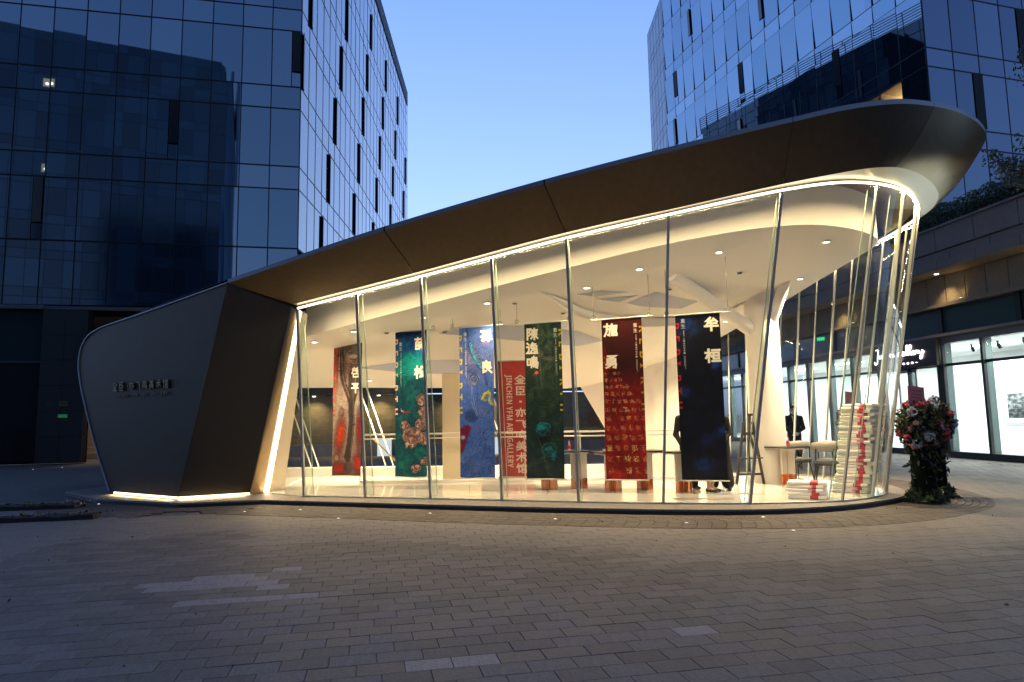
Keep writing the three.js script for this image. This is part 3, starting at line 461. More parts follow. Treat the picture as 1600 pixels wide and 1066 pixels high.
{
  const A = curve(CEIL_F), B = curve(CEIL_R), n = 90, rows = [];
  for (let i = 0; i <= n; i++) { const u = i / n; rows.push([]); const a = A.getPointAt(u), b = B.getPointAt(u); for (let j = 0; j <= 16; j++) rows[i].push(a.clone().lerp(b, j / 16)); }
  const g = grid(rows); pp('ceiling', g, M.ceiling);
  const fr = A.getPoints(100);
  pp('cove_band', grid([fr, fr.map((v) => v.clone().add(new THREE.Vector3(0, 0.85, 0)))]), M.ceiling);
  const near = (p) => { let b = 0, d = 1e9; for (let k = 0; k <= 500; k++) { const q = ringC.getPoint(k / 500), e = Math.hypot(q.x - p.x, q.z - p.z); if (e < d) { d = e; b = k / 500; } } return ringC.getPoint(b); };
  pp('cove_top', grid([fr.map((v) => v.clone().add(new THREE.Vector3(0, 0.75, 0))), fr.map((v) => near(v).add(new THREE.Vector3(0, 0.07, 0)))]), M.soffit);
  // rear strip under the roof at the nose
  const rear = B.getPoints(60).slice(26); 
  pp('cove_top', grid([rear.map((v) => v.clone().add(new THREE.Vector3(0, 0.02, 0))), rear.map((v) => near(v).add(new THREE.Vector3(0, 0.08, 0)))]), M.ceiling);
  // pale blue triangular openings and a round rim in the ceiling
  const on = (u, w) => A.getPointAt(u).lerp(B.getPointAt(u), w).add(new THREE.Vector3(0, -0.012, 0));
  onCeiling = on;
  const patch = (uvs, mat, lift) => { const n = 10, P = uvs.flatMap((p, i) => { const q = uvs[(i + 1) % uvs.length]; return Array.from({ length: n }, (_, k) => [lerp(p[0], q[0], k / n), lerp(p[1], q[1], k / n)]); }); P.push(P[0]); const c = [0, 1].map((a) => P.reduce((t, p) => t + p[a], 0) / P.length); return grid(Array.from({ length: 9 }, (_, r) => P.map((p) => on(lerp(p[0], c[0], r / 8.01), lerp(p[1], c[1], r / 8.01)).add(new THREE.Vector3(0, lift, 0))))); };
  for (const uvs of [[[0.1, 0.63], [0.195, 0.59], [0.29, 0.63], [0.29, 0.81], [0.2, 0.77]], [[0.24, 0.31], [0.275, 0.275], [0.405, 0.37], [0.47, 0.46], [0.515, 0.58], [0.47, 0.58], [0.355, 0.46]], [[0.455, 0.18], [0.495, 0.195], [0.54, 0.25], [0.485, 0.222]], [[0.487, 0.24], [0.555, 0.285], [0.525, 0.3]], [[0.537, 0.32], [0.58, 0.295], [0.655, 0.46], [0.63, 0.485], [0.56, 0.37]]]) pp('ceiling_panel', patch(uvs, M.lavender, 0.004), M.lavender);
  const rim = curve([[0.4, 0.12], [0.425, 0.17], [0.445, 0.22], [0.48, 0.31], [0.545, 0.43], [0.61, 0.53], [0.665, 0.6], [0.71, 0.63], [0.75, 0.6]].map(([u, w]) => on(u, w))).getPoints(40), rimDrop = (v, i) => v.clone().add(new THREE.Vector3(0, -0.2 * Math.sin(Math.PI * clamp(i / 40, 0, 1)), 0));
  pp('ceiling_rim', grid([rim, rim.map(rimDrop), rim.map((v, i) => rimDrop(v, i).add(V(-0.05, 0.02, 0.2))), rim.map((v) => v.clone().add(V(-0.12, 0.1, 0.5)))]), M.ceiling);
  for (const [u, w] of [[0.15, 0.2], [0.25, 0.3], [0.36, 0.16], [0.2, 0.4], [0.44, 0.3], [0.6, 0.3], [0.3, 0.7], [0.1, 0.4], [0.7, 0.3]]) { const p = on(u, w), d = pp('ceiling_vent', cyl(0.04, 0.05, 0.02, 0, -0.015, 0, 12), std(0.12, 0.1, 0.08, 0.6)); d.position.add(p); }
  // downlights set flush in the ceiling
  for (const [u, w] of [[0.02, 0.11], [0.09, 0.09], [0.21, 0.11], [0.315, 0.11], [0.47, 0.15], [0.545, 0.11], [0.655, 0.11], [0.815, 0.14], [0.825, 0.58], [0.72, 0.78], [0.13, 0.86], [0.4, 0.8]]) {
    const p = on(u, w), d = pp('downlight', cyl(0.075, 0.075, 0.012, 0, -0.008, 0, 18), std(0.7, 0.7, 0.68, 0.5)); d.position.add(p);
    const l = part('lamp_lens', cyl(0.05, 0.05, 0.012, 0, -0.013, 0, 18), M.lampGlow, d);
    const s = new THREE.SpotLight(new THREE.Color(1, 0.765, 0.445), w < 0.16 ? 25 : 135, 0, 0.98, 0.6, 2); s.position.copy(p).add(new THREE.Vector3(0, -0.04, 0)); s.target.position.set(p.x, 0, p.z); s.castShadow = true; s.shadow.radius = 3; s.name = 'downlight_beam'; scene.add(s, s.target);
  }
}
// --- light thrown by the ring: one area lamp per stretch, facing down into the pavilion
{
  const n = 16;
  for (let k = 0; k < n; k++) {
    const a = ringC.getPoint(0.02 + 0.8 * k / n), b = ringC.getPoint(0.02 + 0.8 * (k + 1) / n), c = a.clone().add(b).multiplyScalar(0.5).add(new THREE.Vector3(0, -0.05, 0)), t = b.clone().sub(a);
    const inw = new THREE.Vector3(t.z, 0, -t.x).normalize(); if (inw.dot(V(2.0, 0, 14.5).sub(c)) < 0) inw.negate();
    const l = new THREE.RectAreaLight(new THREE.Color(...WARM), 290, t.length(), 0.03); l.position.copy(c);
    const z = inw.clone().multiplyScalar(-0.04).add(new THREE.Vector3(0, 1, 0)).normalize(), x = t.clone().normalize(), y = new THREE.Vector3().crossVectors(z, x).normalize(), z2 = new THREE.Vector3().crossVectors(x, y);
    l.quaternion.setFromRotationMatrix(new THREE.Matrix4().makeBasis(x, y, z2)); l.name = 'ring_lamp_light'; scene.add(l);
  }
}
// --- glass front: panes, steel joints and glass fins
{
  pp('glass_pane', poly([V(-5.05, 0.1, 14.22), BASE[0].clone(), V(-4.13, 3.66, 13.1)]), M.glass);
  const inner = V(1.5, 0, 15);
  for (let i = 0; i + 1 < BASE.length; i++) {
    const n = i < 6 ? 1 : 8, bt = segPts(baseC, BASE, BASE[i], BASE[i + 1], n), tp = segPts(ringC, RING, jointTop[i], jointTop[i + 1], n), rows = [[], []];
    for (let j = 0; j <= n; j++) { rows[0].push(bt[j]); rows[1].push(tp[j].clone().add(new THREE.Vector3(0, -0.03, 0))); }
    pp('glass_pane', grid(rows), M.glass);
  }
  for (let i = 0; i < BASE.length; i++) {
    const a = BASE[i], b = jointTop[i].clone().add(new THREE.Vector3(0, -0.02, 0)), t = BASE[Math.min(i + 1, BASE.length - 1)].clone().sub(BASE[Math.max(i - 1, 0)]), inw = new THREE.Vector3(t.z, 0, -t.x).normalize(); if (inw.dot(inner.clone().sub(a)) < 0) inw.negate();
    const back = i < 9, w = i < 7 ? 0.045 : 0.026;
    pp('steel_joint', bar(a, b, w, 0.05, inw), M.steel);
    if (i >= 9 && i + 1 < BASE.length) for (const q of [0.5]) pp('steel_joint', bar(a.clone().lerp(BASE[i + 1], q), b.clone().lerp(jointTop[i + 1], q), 0.014, 0.03, inw), M.steel);
    const f0 = a.clone().addScaledVector(inw, 0.05), f1 = a.clone().addScaledVector(inw, 0.32), f2 = b.clone().addScaledVector(inw, 0.22), f3 = b.clone().addScaledVector(inw, 0.05);
    if (i < 9) { pp('glass_fin', poly([f0, f1, f2, f3]), M.fin); pp('fin_edge', bar(f1, f2, 0.014, 0.012, inw), std(0.4, 0.5, 0.4, 0.3)); }
  }
  pp('base_channel', tube(baseC.getPoints(80).map((v) => v.clone().setY(0.1)), 0.018, 160, 6), M.steel);
}
// --- rear of the room: white wall with a slanted edge, glass behind, ledge, stair railing, leaning struts
{
  pp('rear_wall', slab([V(1.72, 2.36, 17.72), V(2.45, 1.0, 17.5), V(2.6, 0.1, 17.45), V(4.62, 0.1, 16.84), V(4.88, 3.3, 16.82), V(3.4, 2.8, 17.27)], 0.12, V(0.3, 0, 1).normalize()), M.white);
  const n = 7; for (let k = 0; k < n; k++) { const a = V(-6.85, 0.34, 18.45), b = V(2.35, 0.34, 17.75), p = a.clone().lerp(b, k / n), q = a.clone().lerp(b, (k + 1) / n); pp('rear_pane', poly([p, q, q.clone().setY(2.42), p.clone().setY(2.42)]), M.glass); }
  pp('ledge', [bar(V(-6.9, 0.21, 18.2), V(2.5, 0.21, 17.45), 0.3, 0.24, new THREE.Vector3(0, 1, 0))], M.white);
  pp('strut', [-5.35, -5.15, -3.35, -3.15, -0.1, 0.1].map((x) => rod(V(x, 0.34, 18.35 - (x + 6.85) * 0.076), V(x - 0.75, 2.45, 18.35 - (x + 6.1) * 0.076), 0.018)), M.white);
  const r0 = V(-3.55, 0, 15.95), r1 = V(4.05, 0, 15.6), at = (u, y) => r0.clone().lerp(r1, u).setY(y);
  const rail = pp('stair_railing', [rod(at(0, 1.2), at(1, 1.2), 0.022), rod(at(0, 1.1), at(1, 1.1), 0.014)], M.white);
  for (let k = 0; k <= 6; k++) { const u = k / 6, p = part('post', [rod(at(u, 0.1), at(u, 1.2), 0.014)], M.steel, rail); if (k < 6) part('rail_pane', poly([at(u + 0.006, 0.16), at(u + 1 / 6 - 0.006, 0.16), at(u + 1 / 6 - 0.006, 1.06), at(u + 0.006, 1.06)]), M.glass, rail); }
  part('kerb', bar(at(0, 0.13), at(1, 0.13), 0.08, 0.06, new THREE.Vector3(0, 1, 0)), M.white, rail);
  pp('stair_handrail', tube([V(-3.4, 1.1, 16.6), V(-3.0, 0.62, 17.0), V(-2.72, 0.32, 17.1), V(-2.2, 0.05, 17.2)], 0.02), M.gold);
  // round column with two branches
  const col = pp('column', new THREE.LatheGeometry([[0.375, 0.098], [0.365, 1.5], [0.352, 3.0], [0.345, 4.6]].map(([r, y]) => new THREE.Vector2(r, y)), 40).translate(5.42, 0, -14.7), M.white);
  part('branch', rod(V(5.25, 3.3, 14.7), onCeiling(0.605, 0.22).add(new THREE.Vector3(-0.1, 0.05, 0)), 0.15, 20, 0.14), M.white, col);
  part('branch', rod(V(5.5, 3.25, 14.62), V(5.92, 4.8, 13.95), 0.13, 20, 0.1), M.white, col);
  pp('floor_grille', [bar(V(2.75, 0.1, 12.05), V(3.75, 0.1, 11.95), 0.16, 0.006, new THREE.Vector3(0, 1, 0))], std(0.25, 0.23, 0.2, 0.5, 0.5));
}
// --- raised bronze letters on the dark end
{
  const o = TAIL[0].clone(), n = V(-0.53, -0.03, -0.85).normalize(), u = V(0.848, 0.0, -0.53).normalize(), w = new THREE.Vector3(0, 1, 0);
  const place = (s, y) => V(-8.51, 0, 14.6).addScaledVector(u, s).setY(y).addScaledVector(n, 0.025).add(new THREE.Vector3(0, 0, 0)).addScaledVector(n, y * 0.03);
  const sgn = pp('wall_lettering', box(0.01, 0.01, 0.01, place(0.5, 2.2).x, 2.2, place(0.5, 2.2).z), M.tail);
  const bronze = std(0.16, 0.11, 0.05, 0.4, 0.6);
  let s = 0.12; const size = 0.19;
  for (const ch of '金臣·亦飞鸣美术馆') {
    const gs = []; for (const line of strokes(ch)) for (let i = 0; i + 1 < line.length; i++) gs.push(bar(place(s + line[i][0] * size / 100, 2.42 - line[i][1] * size / 100), place(s + line[i + 1][0] * size / 100, 2.42 - line[i + 1][1] * size / 100), 0.02, 0.03, n));
    part('letter', gs, bronze, sgn); s += ch === '·' ? 0.15 : 0.24;
  }
  const SEG = { A: '0,100 50,0 100,100;20,60 80,60', C: '100,10 20,10 0,50 20,90 100,90', E: '100,0 0,0 0,100 100,100;0,50 80,50', F: '100,0 0,0 0,100;0,50 80,50', G: '100,10 0,10 0,90 100,90 100,55 60,55', H: '0,0 0,100;100,0 100,100;0,50 100,50', I: '50,0 50,100', J: '80,0 80,90 10,90', L: '0,0 0,100 100,100', M: '0,100 0,0 50,60 100,0 100,100', N: '0,100 0,0 100,100 100,0', R: '0,100 0,0 100,0 100,50 0,50;40,50 100,100', T: '0,0 100,0;50,0 50,100', Y: '0,0 50,50 100,0;50,50 50,100' };
  s = 0.1; const gs = [];
  for (const ch of 'JINCHEN YFM ART GALLERY') { for (const line of (SEG[ch] ?? '').split(';').filter(Boolean).map((q) => q.split(' ').map((p) => p.split(',').map(Number)))) for (let i = 0; i + 1 < line.length; i++) gs.push(bar(place(s + line[i][0] * 0.0005, 2.16 - line[i][1] * 0.0006), place(s + line[i + 1][0] * 0.0005, 2.16 - line[i + 1][1] * 0.0006), 0.009, 0.012, n)); s += 0.089; }
  part('small_lettering', gs, bronze, sgn);
}
// ---------------------------------------------------------------- gallery wing on the right with its stone canopy, terrace hedge and bright room
const gal = thing('gallery_building', 'stone-clad gallery wing on the right with glazed white showroom under a deep canopy', 'building', [14.85, 0, 19.8]);
const GU = [-0.1094, 0.994];
const ga = (s, y, out = 0) => V(14.85 + GU[0] * s - 0.994 * out, y, 19.8 + GU[1] * s - 0.1094 * out);
const GTURN = Math.atan2(GU[1], GU[0]);
const gbox = (s0, s1, y0, y1, out0, out1) => { const p = ga((s0 + s1) / 2, (y0 + y1) / 2, (out0 + out1) / 2).sub(gal.position); return new THREE.BoxGeometry(s1 - s0, y1 - y0, Math.abs(out1 - out0)).rotateY(GTURN).translate(p.x, p.y, p.z); };
{
  const stone = withMap(std(0.24, 0.195, 0.13, 0.7), tiled(stoneNoise, 1, 1), stoneBump, 0.001), stone2 = withMap(std(0.14, 0.13, 0.12, 0.7), tiled(stoneNoise, 1.3, 1.3), stoneBump, 0.001);
  const dark = std(0.02, 0.022, 0.024, 0.4, 0.3), tealFin = std(0.09, 0.13, 0.13, 0.4, 0.3), white = std(0.86, 0.88, 0.88, 0.85), tealGlass = phys(0.02, 0.045, 0.043, { roughness: 0.3 });
  const S0 = -6, S1 = 38;
  const g = (name, geo, mat, p = gal) => part(name, geo, mat, p);
  g('kerb', gbox(S0, S1, 0, 0.19, -0.25, 0.12), dark);
  g('transom', gbox(S0, S1, 3.0, 3.09, -0.12, 0.02), dark);
  g('head_beam', gbox(S0, S1, 3.77, 4.08, -0.3, 0.0), std(0.16, 0.15, 0.13, 0.5, 0.3));
  g('fascia_strip', gbox(S0, S1, 4.0, 4.1, 0, 0.1), std(0.2, 0.17, 0.13, 0.5, 0.3));
  for (let k = -4; k <= 21; k++) {
    const s = 1.39 + 1.7 * k;
    const f = g('window_fin', gbox(s - 0.05, s + 0.05, 0.19, 3.77, 0.0, 0.1), dark); g('fin_side', gbox(s - 0.035, s + 0.035, 0.19, 3.77, -0.24, -0.002), tealFin);
    if (s > S0 && s + 1.7 < S1) { g('window_pane', gbox(s + 0.06, s + 1.64, 0.2, 2.99, -0.075, -0.065), M.glass); g('window_pane', gbox(s + 0.06, s + 1.64, 3.1, 3.76, -0.075, -0.065), M.glass); }
  }
  for (let k = -2; k < 12; k++) { g('spandrel_pane', gbox(k * 3.15 + 0.11, k * 3.15 + 3.04, 4.11, 4.96, -0.1, -0.04), tealGlass); g('spandrel_post', gbox(k * 3.15 - 0.1, k * 3.15 + 0.1, 4.1, 4.97, -0.12, 0.02), dark); }
  g('ledge', gbox(S0, S1, 4.97, 5.08, -0.2, 0.22), stone);
  for (let s = S0; s < S1; s += 0.85) g('wall_panel', gbox(s + 0.716 - 0.41, s + 0.716 + 0.41, 5.09, 6.05, -0.2, -0.0 - 0.02 * rnd()), stone);
  g('wall_core', gbox(S0, S1, 4.0, 6.06, -0.5, -0.15), dark);
  g('canopy_soffit', gbox(S0, S1, 6.06, 6.12, -0.2, 0.84), std(0.25, 0.21, 0.15, 0.7));
  for (let s = S0; s < S1; s += 1.6) {
    g('canopy_panel', gbox(s + 0.01, s + 1.59, 6.07, 6.34, 0.74, 0.86), stone2); g('canopy_panel', gbox(s - 0.5, s + 1.08, 6.36, 6.63, 0.66, 0.8), stone2);
    g('parapet_panel', gbox(s + 0.01, s + 1.59, 6.66, 7.38, 0.72, 0.84 + 0.008 * rnd()), stone2);
  }
  g('parapet_cap', gbox(S0, S1, 7.39, 7.46, 0.66, 0.9), stone2);
  g('terrace', gbox(S0, S1, 6.2, 7.3, -14, 0.71), stone2);
  for (let k = 0; k < 4; k++) {
    const s = -3.4 + 6.0 * k, d = g('downlight', cyl(0.09, 0.09, 0.02, 0, -0.01, 0, 18), std(0.6, 0.6, 0.58, 0.5)); d.position.copy(ga(s, 6.05, 0.42).sub(gal.position)); part('lamp_lens', cyl(0.065, 0.065, 0.02, 0, -0.02, 0, 18), glow(1, 0.86, 0.6, 7), d);
    const l = new THREE.SpotLight(new THREE.Color(1, 0.72, 0.36), 16, 0, 0.9, 0.7, 2), p = ga(s, 6.0, 0.42); l.position.copy(p); l.target.position.set(p.x, 0, p.z); l.castShadow = true; l.shadow.radius = 3; l.name = 'canopy_beam'; scene.add(l, l.target);
  }
  for (const s of [-1.0, 2.0, 4.9, 7.8]) { // small uplights on the ledge
    const d = g('uplight', cyl(0.05, 0.04, 0.05, 0, 0, 0, 12), dark); d.position.copy(ga(s, 5.08, 0.12).sub(gal.position)); part('lamp_lens', cyl(0.035, 0.035, 0.008, 0, 0.05, 0, 12), glow(1, 0.8, 0.4, 5), d);
    const l = new THREE.SpotLight(new THREE.Color(1, 0.66, 0.22), 0.5, 0, 0.9, 0.9, 2), p = ga(s, 5.15, 0.12), q = ga(s, 6.4, -0.1); l.position.copy(p); l.target.position.copy(q); l.castShadow = true; l.name = 'uplight_beam'; scene.add(l, l.target);
  }
  // the showroom
  g('room_floor', gbox(S0, S1, 0.0, 0.16, -5, -0.26), std(0.6, 0.6, 0.58, 0.4)); g('room_ceiling', gbox(S0, S1, 3.78, 3.95, -5, -0.31), white); g('room_wall', gbox(S0, S1, 0, 3.9, -5.2, -5), white);
  g('room_wall', gbox(S0 - 0.2, S0, 0, 4, -5, 0), white); g('room_wall', gbox(S1, S1 + 0.2, 0, 4, -5, 0), white);
  g('partition_wall', gbox(0.4, 6.6, 0.16, 3.3, -3.4, -3.2), white); g('partition_wall', gbox(9.0, 12.6, 0.16, 3.1, -3.3, -3.1), white);
  for (const s of [-1, 1.2, 2.2, 3.3, 4.5, 6.5, 8.5]) { const p = ga(s, 3.7, -1.2).sub(gal.position); g('track_lamp', [box(0.05, 0.12, 0.05, 0, 0, 0), cyl(0.05, 0.06, 0.16, 0, -0.2, 0, 12).rotateZ(0.4)].map((q) => q.translate(p.x, p.y, p.z)), dark); }
  for (let k = 0; k < 8; k++) {
    const s = -4 + 3.9 * k, c = ga(s, 3.72, -1.9), panel = g('ceiling_light', gbox(s - 0.9, s + 0.9, 3.74, 3.77, -2.2, -1.6), glow(0.95, 1, 1, 4));
    areaLight(0.92, 1.0, 0.98, 75, 1.8, 0.6, c, c.clone().add(new THREE.Vector3(0.0, -1, 0.0001)));
  }
  // door frame below the sign
  g('door_frame', [gbox(3.22, 3.34, 0.19, 3.05, -0.1, 0.12), gbox(6.4, 6.5, 0.19, 3.05, -0.1, 0.12)], dark);
  g('door', [gbox(4.5, 4.58, 0.19, 3.0, -0.06, 0.0), gbox(4.5, 5.5, 0.19, 0.27, -0.06, 0.0), gbox(5.42, 5.5, 0.19, 3.0, -0.06, 0.0), gbox(4.5, 5.5, 2.9, 3.0, -0.06, 0)], std(0.5, 0.46, 0.45, 0.4, 0.4));
}
{ // sign board with script lettering
  const sg = thing('shop_sign', 'dark brown sign board with glowing white script lettering over the gallery door', 'sign', [0, 0, 0]);
  const c = ga(4.9, 3.52, 0.16); sg.position.copy(c); sg.rotation.y = GTURN + Math.PI;
  sg.rotation.y = Math.atan2(-GU[1], -GU[0]); // local x runs from far to near, z points out
  part('board', new RoundedBoxGeometry(3.5, 0.95, 0.14, 2, 0.01), std(0.03, 0.022, 0.018, 0.35, 0.2), sg);
  const L = { J: '0.5,1 0.9,1.02 0.75,0.3 0.55,-0.5 0.2,-0.55 0.15,-0.25', u: '0,0.4 0.1,0.05 0.35,0.1 0.45,0.4 0.45,0.05 0.6,0.05', d: '0.5,0.35 0.15,0.4 0.05,0.1 0.3,0 0.5,0.3 0.62,1 0.5,0.2 0.7,0.02', n: '0,0.05 0.1,0.4 0.12,0.05 0.3,0.38 0.45,0.35 0.48,0.05 0.65,0.1', g: '0.5,0.38 0.2,0.42 0.05,0.15 0.3,0.02 0.5,0.35 0.45,-0.35 0.2,-0.45 0.15,-0.2 0.7,0.1', a: '0.5,0.35 0.2,0.42 0.05,0.15 0.25,0 0.48,0.3 0.5,0.05 0.68,0.1', l: '0,0.1 0.3,0.6 0.35,1.05 0.15,1 0.15,0.2 0.35,0.02 0.5,0.15', e: '0,0.15 0.35,0.3 0.3,0.42 0.08,0.3 0.12,0.05 0.35,0.02 0.55,0.15', r: '0,0.1 0.15,0.42 0.2,0.32 0.4,0.36 0.4,0.1 0.55,0.08', y: '0,0.38 0.1,0.08 0.35,0.12 0.5,0.4 0.4,-0.35 0.15,-0.5 0.1,-0.25 0.75,0.2' };
  const lit = glow(1, 0.9, 1.0, 5); let x = -1.55;
  const lt = part('lettering', box(0.02, 0.02, 0.02, -1.6, 0.3, 0.05), std(0.03, 0.02, 0.02), sg);
  for (const ch of 'Jud n gallery') {
    if (ch === ' ') { x += 0.2; continue; }
    const pts = L[ch].split(' ').map((p) => p.split(',').map(Number)).map(([a, b]) => new THREE.Vector3(x + a * 0.34, b * 0.34 - 0.02, 0.1));
    part('letter', tube(pts, 0.016, 40, 6), lit, lt); x += ({ J: 0.33, l: 0.16, e: 0.18, r: 0.18 }[ch] ?? 0.22);
  }
  for (let k = 0; k < 5; k++) part('letter', box(0.07, k === 4 ? 0.015 : 0.06, 0.02, -0.1 + k * 0.22, -0.3, 0.09), lit, lt);
}
{ // framed picture on the partition wall
  const p = ga(3.45, 1.66, -3.17), fr = thing('framed_picture', 'framed grey landscape photograph on the white showroom wall at the right edge', 'picture', [0, 0, 0]); fr.position.copy(p); fr.rotation.y = Math.atan2(-GU[1], -GU[0]);
  part('frame', [box(1.9, 0.05, 0.05, 0, 0.62, 0), box(1.9, 0.05, 0.05, 0, -0.62, 0), box(0.05, 1.29, 0.05, -0.95, 0, 0), box(0.05, 1.29, 0.05, 0.95, 0, 0)], std(0.4, 0.42, 0.42, 0.4), fr);
  part('mount', box(1.86, 1.2, 0.02), std(0.75, 0.77, 0.76, 0.8), fr);
  const tx = canvasTexture(256, 160, (g, w, h) => { for (let y = 0; y < h; y += 2) for (let x = 0; x < w; x += 2) { const v = clamp(0.42 + 0.3 * noise2(x * 0.02, y * 0.03) + 0.2 * noise2(x * 0.09, y * 0.09) + (y > 100 ? -0.15 : 0.1), 0, 1) * 200; g.fillStyle = `rgb(${v},${v + 4},${v + 6})`; g.fillRect(x, y, 2, 2); } });
  part('print', box(1.5, 0.86, 0.01, 0, 0, 0.018), std(1, 1, 1, 0.6, 0, { map: tx }), fr);
}
// leaves: a folded diamond, scattered through a volume
function leafGeo(l, w) { const g = new THREE.BufferGeometry(); g.setAttribute('position', new THREE.Float32BufferAttribute([0, 0, 0, w, l * 0.45, w * 0.35, 0, l, 0, 0, 0, 0, 0, l, 0, -w, l * 0.45, w * 0.35], 3)); g.setAttribute('uv', new THREE.Float32BufferAttribute([0, 0, 1, 0, 1, 1, 0, 0, 1, 1, 0, 1], 2)); g.computeVertexNormals(); return g; }
const leafMat = (r, g, b) => phys(r, g, b, { roughness: 0.6, transmission: 0.25, thickness: 0 });
function leafCloud(name, parent, geo, mat, n, sample, seed, size = [0.7, 1.3]) {
  const R = mulberry(seed), im = new THREE.InstancedMesh(geo, mat, n), m = new THREE.Matrix4(), q = new THREE.Quaternion(), e = new THREE.Euler(), s = new THREE.Vector3(), c = new THREE.Color();
  for (let i = 0; i < n; i++) { const p = sample(R, i); e.set(R() * 6.28, R() * 6.28, R() * 6.28); q.setFromEuler(e); const k = lerp(size[0], size[1], R()); im.setMatrixAt(i, m.compose(p, q, s.set(k, k, k))); const v = 0.55 + 0.8 * R(); im.setColorAt(i, c.setRGB(v, v * (0.95 + 0.15 * R()), v * 0.9)); }
  im.name = name; im.userData.kind = 'stuff'; im.castShadow = im.receiveShadow = true; parent.add(im); return im;
}
{
  const h = thing('hedge', 'clipped dark green hedge along the top of the stone terrace below the right tower', 'hedge', [14.5, 7.3, 22]);
  const H = (s, y, o) => ga(s, y, o).sub(h.position);
  part('shade_core', grid([[H(-6, 7.3, 0.35), H(19, 7.3, 0.35)], [H(-6, 8.0, 0.3), H(19, 8.0, 0.3)], [H(-6, 8.1, -0.5), H(19, 8.1, -0.5)]]), std(0.01, 0.014, 0.008, 0.9), h);  // near-black core sheet, stands for the shade deep among the leaves
  leafCloud('foliage', h, leafGeo(0.075, 0.025), leafMat(0.035, 0.06, 0.022), 26000, (R) => { const s = lerp(-6, 19, R()); return H(s, lerp(7.42, 8.25 + 0.1 * noise2(s * 1.3, 3) + 0.05 * noise2(s * 6, 8), Math.sqrt(R())), lerp(0.55, -0.6, R() * R())); }, 41);
}
{ // tree just outside the right edge; its outer twigs reach into the picture
  const t = thing('street_tree', 'leafy tree whose twigs reach in from the right edge in front of the blue tower', 'tree', [12.5, 1.0, 13.6]);
  const R = mulberry(77), wood = std(0.06, 0.045, 0.035, 0.9), tips = [];
  const limb = (a, dir, len, r, depth, gs) => {
    const pts = [a.clone()]; let p = a.clone(), d = dir.clone(); for (let k = 0; k < 4; k++) { d.add(new THREE.Vector3((R() - 0.5) * 0.35, (R() - 0.5) * 0.25, (R() - 0.5) * 0.35)).normalize(); p = p.clone().addScaledVector(d, len / 4); pts.push(p); }
    for (let k = 0; k < 4; k++) gs.push(rod(pts[k], pts[k + 1], r * (1 - k * 0.15), 6, r * (1 - (k + 1) * 0.15)));
    if (depth === 0) { tips.push(...pts.slice(1)); return; }
    const n = 3 + (R() < 0.5 ? 1 : 0); for (let k = 0; k < n; k++) { const ax = new THREE.Vector3(R() - 0.5, 0.1 + R() * 0.3, R() - 0.5).normalize(); limb(pts[2 + Math.floor(R() * 3)], d.clone().lerp(ax, 0.65).normalize(), len * 0.66, r * 0.5, depth - 1, gs); }
  };
  const trunk = []; trunk.push(rod(new THREE.Vector3(0, -1.0, 0), new THREE.Vector3(0.05, 4.4, 0), 0.15, 12, 0.1)); part('trunk', trunk, wood, t);
  const limbs = []; for (const [dx, dy, dz, l] of [[-1, 0.55, 0.1, 1.9], [-0.8, 1.0, -0.3, 2.0], [-0.6, 0.9, 0.6, 1.8], [0.8, 0.8, 0.2, 1.9], [0.2, 1, 0.5, 2.1], [-0.95, 0.25, 0.25, 1.7], [0.4, 0.7, -0.8, 1.8], [-0.3, 1, -0.2, 2.2]]) limb(new THREE.Vector3(0.05, 4.2 + R() * 0.5, 0), new THREE.Vector3(dx, dy, dz).normalize(), l, 0.06, 2, limbs);
  part('limbs', limbs, wood, t);
  leafCloud('crown', t, leafGeo(0.1, 0.028), leafMat(0.05, 0.07, 0.03), 5200, (R) => { const p = tips[Math.floor(R() * tips.length)]; return p.clone().add(new THREE.Vector3((R() - 0.5) * 0.3, (R() - 0.5) * 0.24, (R() - 0.5) * 0.3)); }, 42);
}
{ // dark low building seen through the rear glass
  const b = thing('low_building', 'low olive wall with bright windows seen through the pavilion beyond the railing', 'building', [-4, 0, 30]);
  part('wall', box(20, 2.2, 0.3, 2, 1.5, 0), withMap(std(0.19, 0.15, 0.075, 0.8), tiled(stoneNoise, 3, 1)), b);
  part('upper_wall', box(20, 1.9, 0.4, 2, 3.6, 0.1), std(0.015, 0.015, 0.016, 0.6), b); part('plinth', box(20.1, 0.5, 0.5, 2, 0.25, 0.1), std(0.13, 0.14, 0.17, 0.7), b);
  part('roof', box(20.1, 0.2, 7, 2, 4.6, -3.2), std(0.03, 0.03, 0.03, 0.8), b);
  for (let k = 0; k < 3; k++) { const w = part('lit_window', box(0.62, 0.75, 0.04, -1.55 + k * 0.85 + (k === 2 ? 3 : 0), 0.32, 0.38), glow(0.85, 0.95, 1, 0.8), b); part('window_frame', [box(0.04, 0.85, 0.06, -0.33, 0, 0), box(0.04, 0.85, 0.06, 0.33, 0, 0), box(0.7, 0.04, 0.06, 0, 0.4, 0), box(0.7, 0.04, 0.06, 0, -0.4, 0)].map((g) => g.translate(-1.55 + k * 0.85 + (k === 2 ? 3 : 0), 0.32, 0.38)), std(0.1, 0.1, 0.1, 0.5), w); }
  for (const x of [-4.6, -1.8, 1.4, 3.6]) { part('wall_lamp', cyl(0.07, 0.07, 0.03, x, 2.56, 0.42, 14), glow(1, 0.9, 0.7, 6), b); const l = new THREE.SpotLight(new THREE.Color(1, 0.78, 0.45), 11, 0, 1.1, 0.8, 2); l.position.copy(V(-4 + x, 2.5, 29.2)); l.target.position.copy(V(-4 + x, 0.6, 29.8)); l.castShadow = true; l.name = 'wall_lamp_beam'; scene.add(l, l.target); }
}
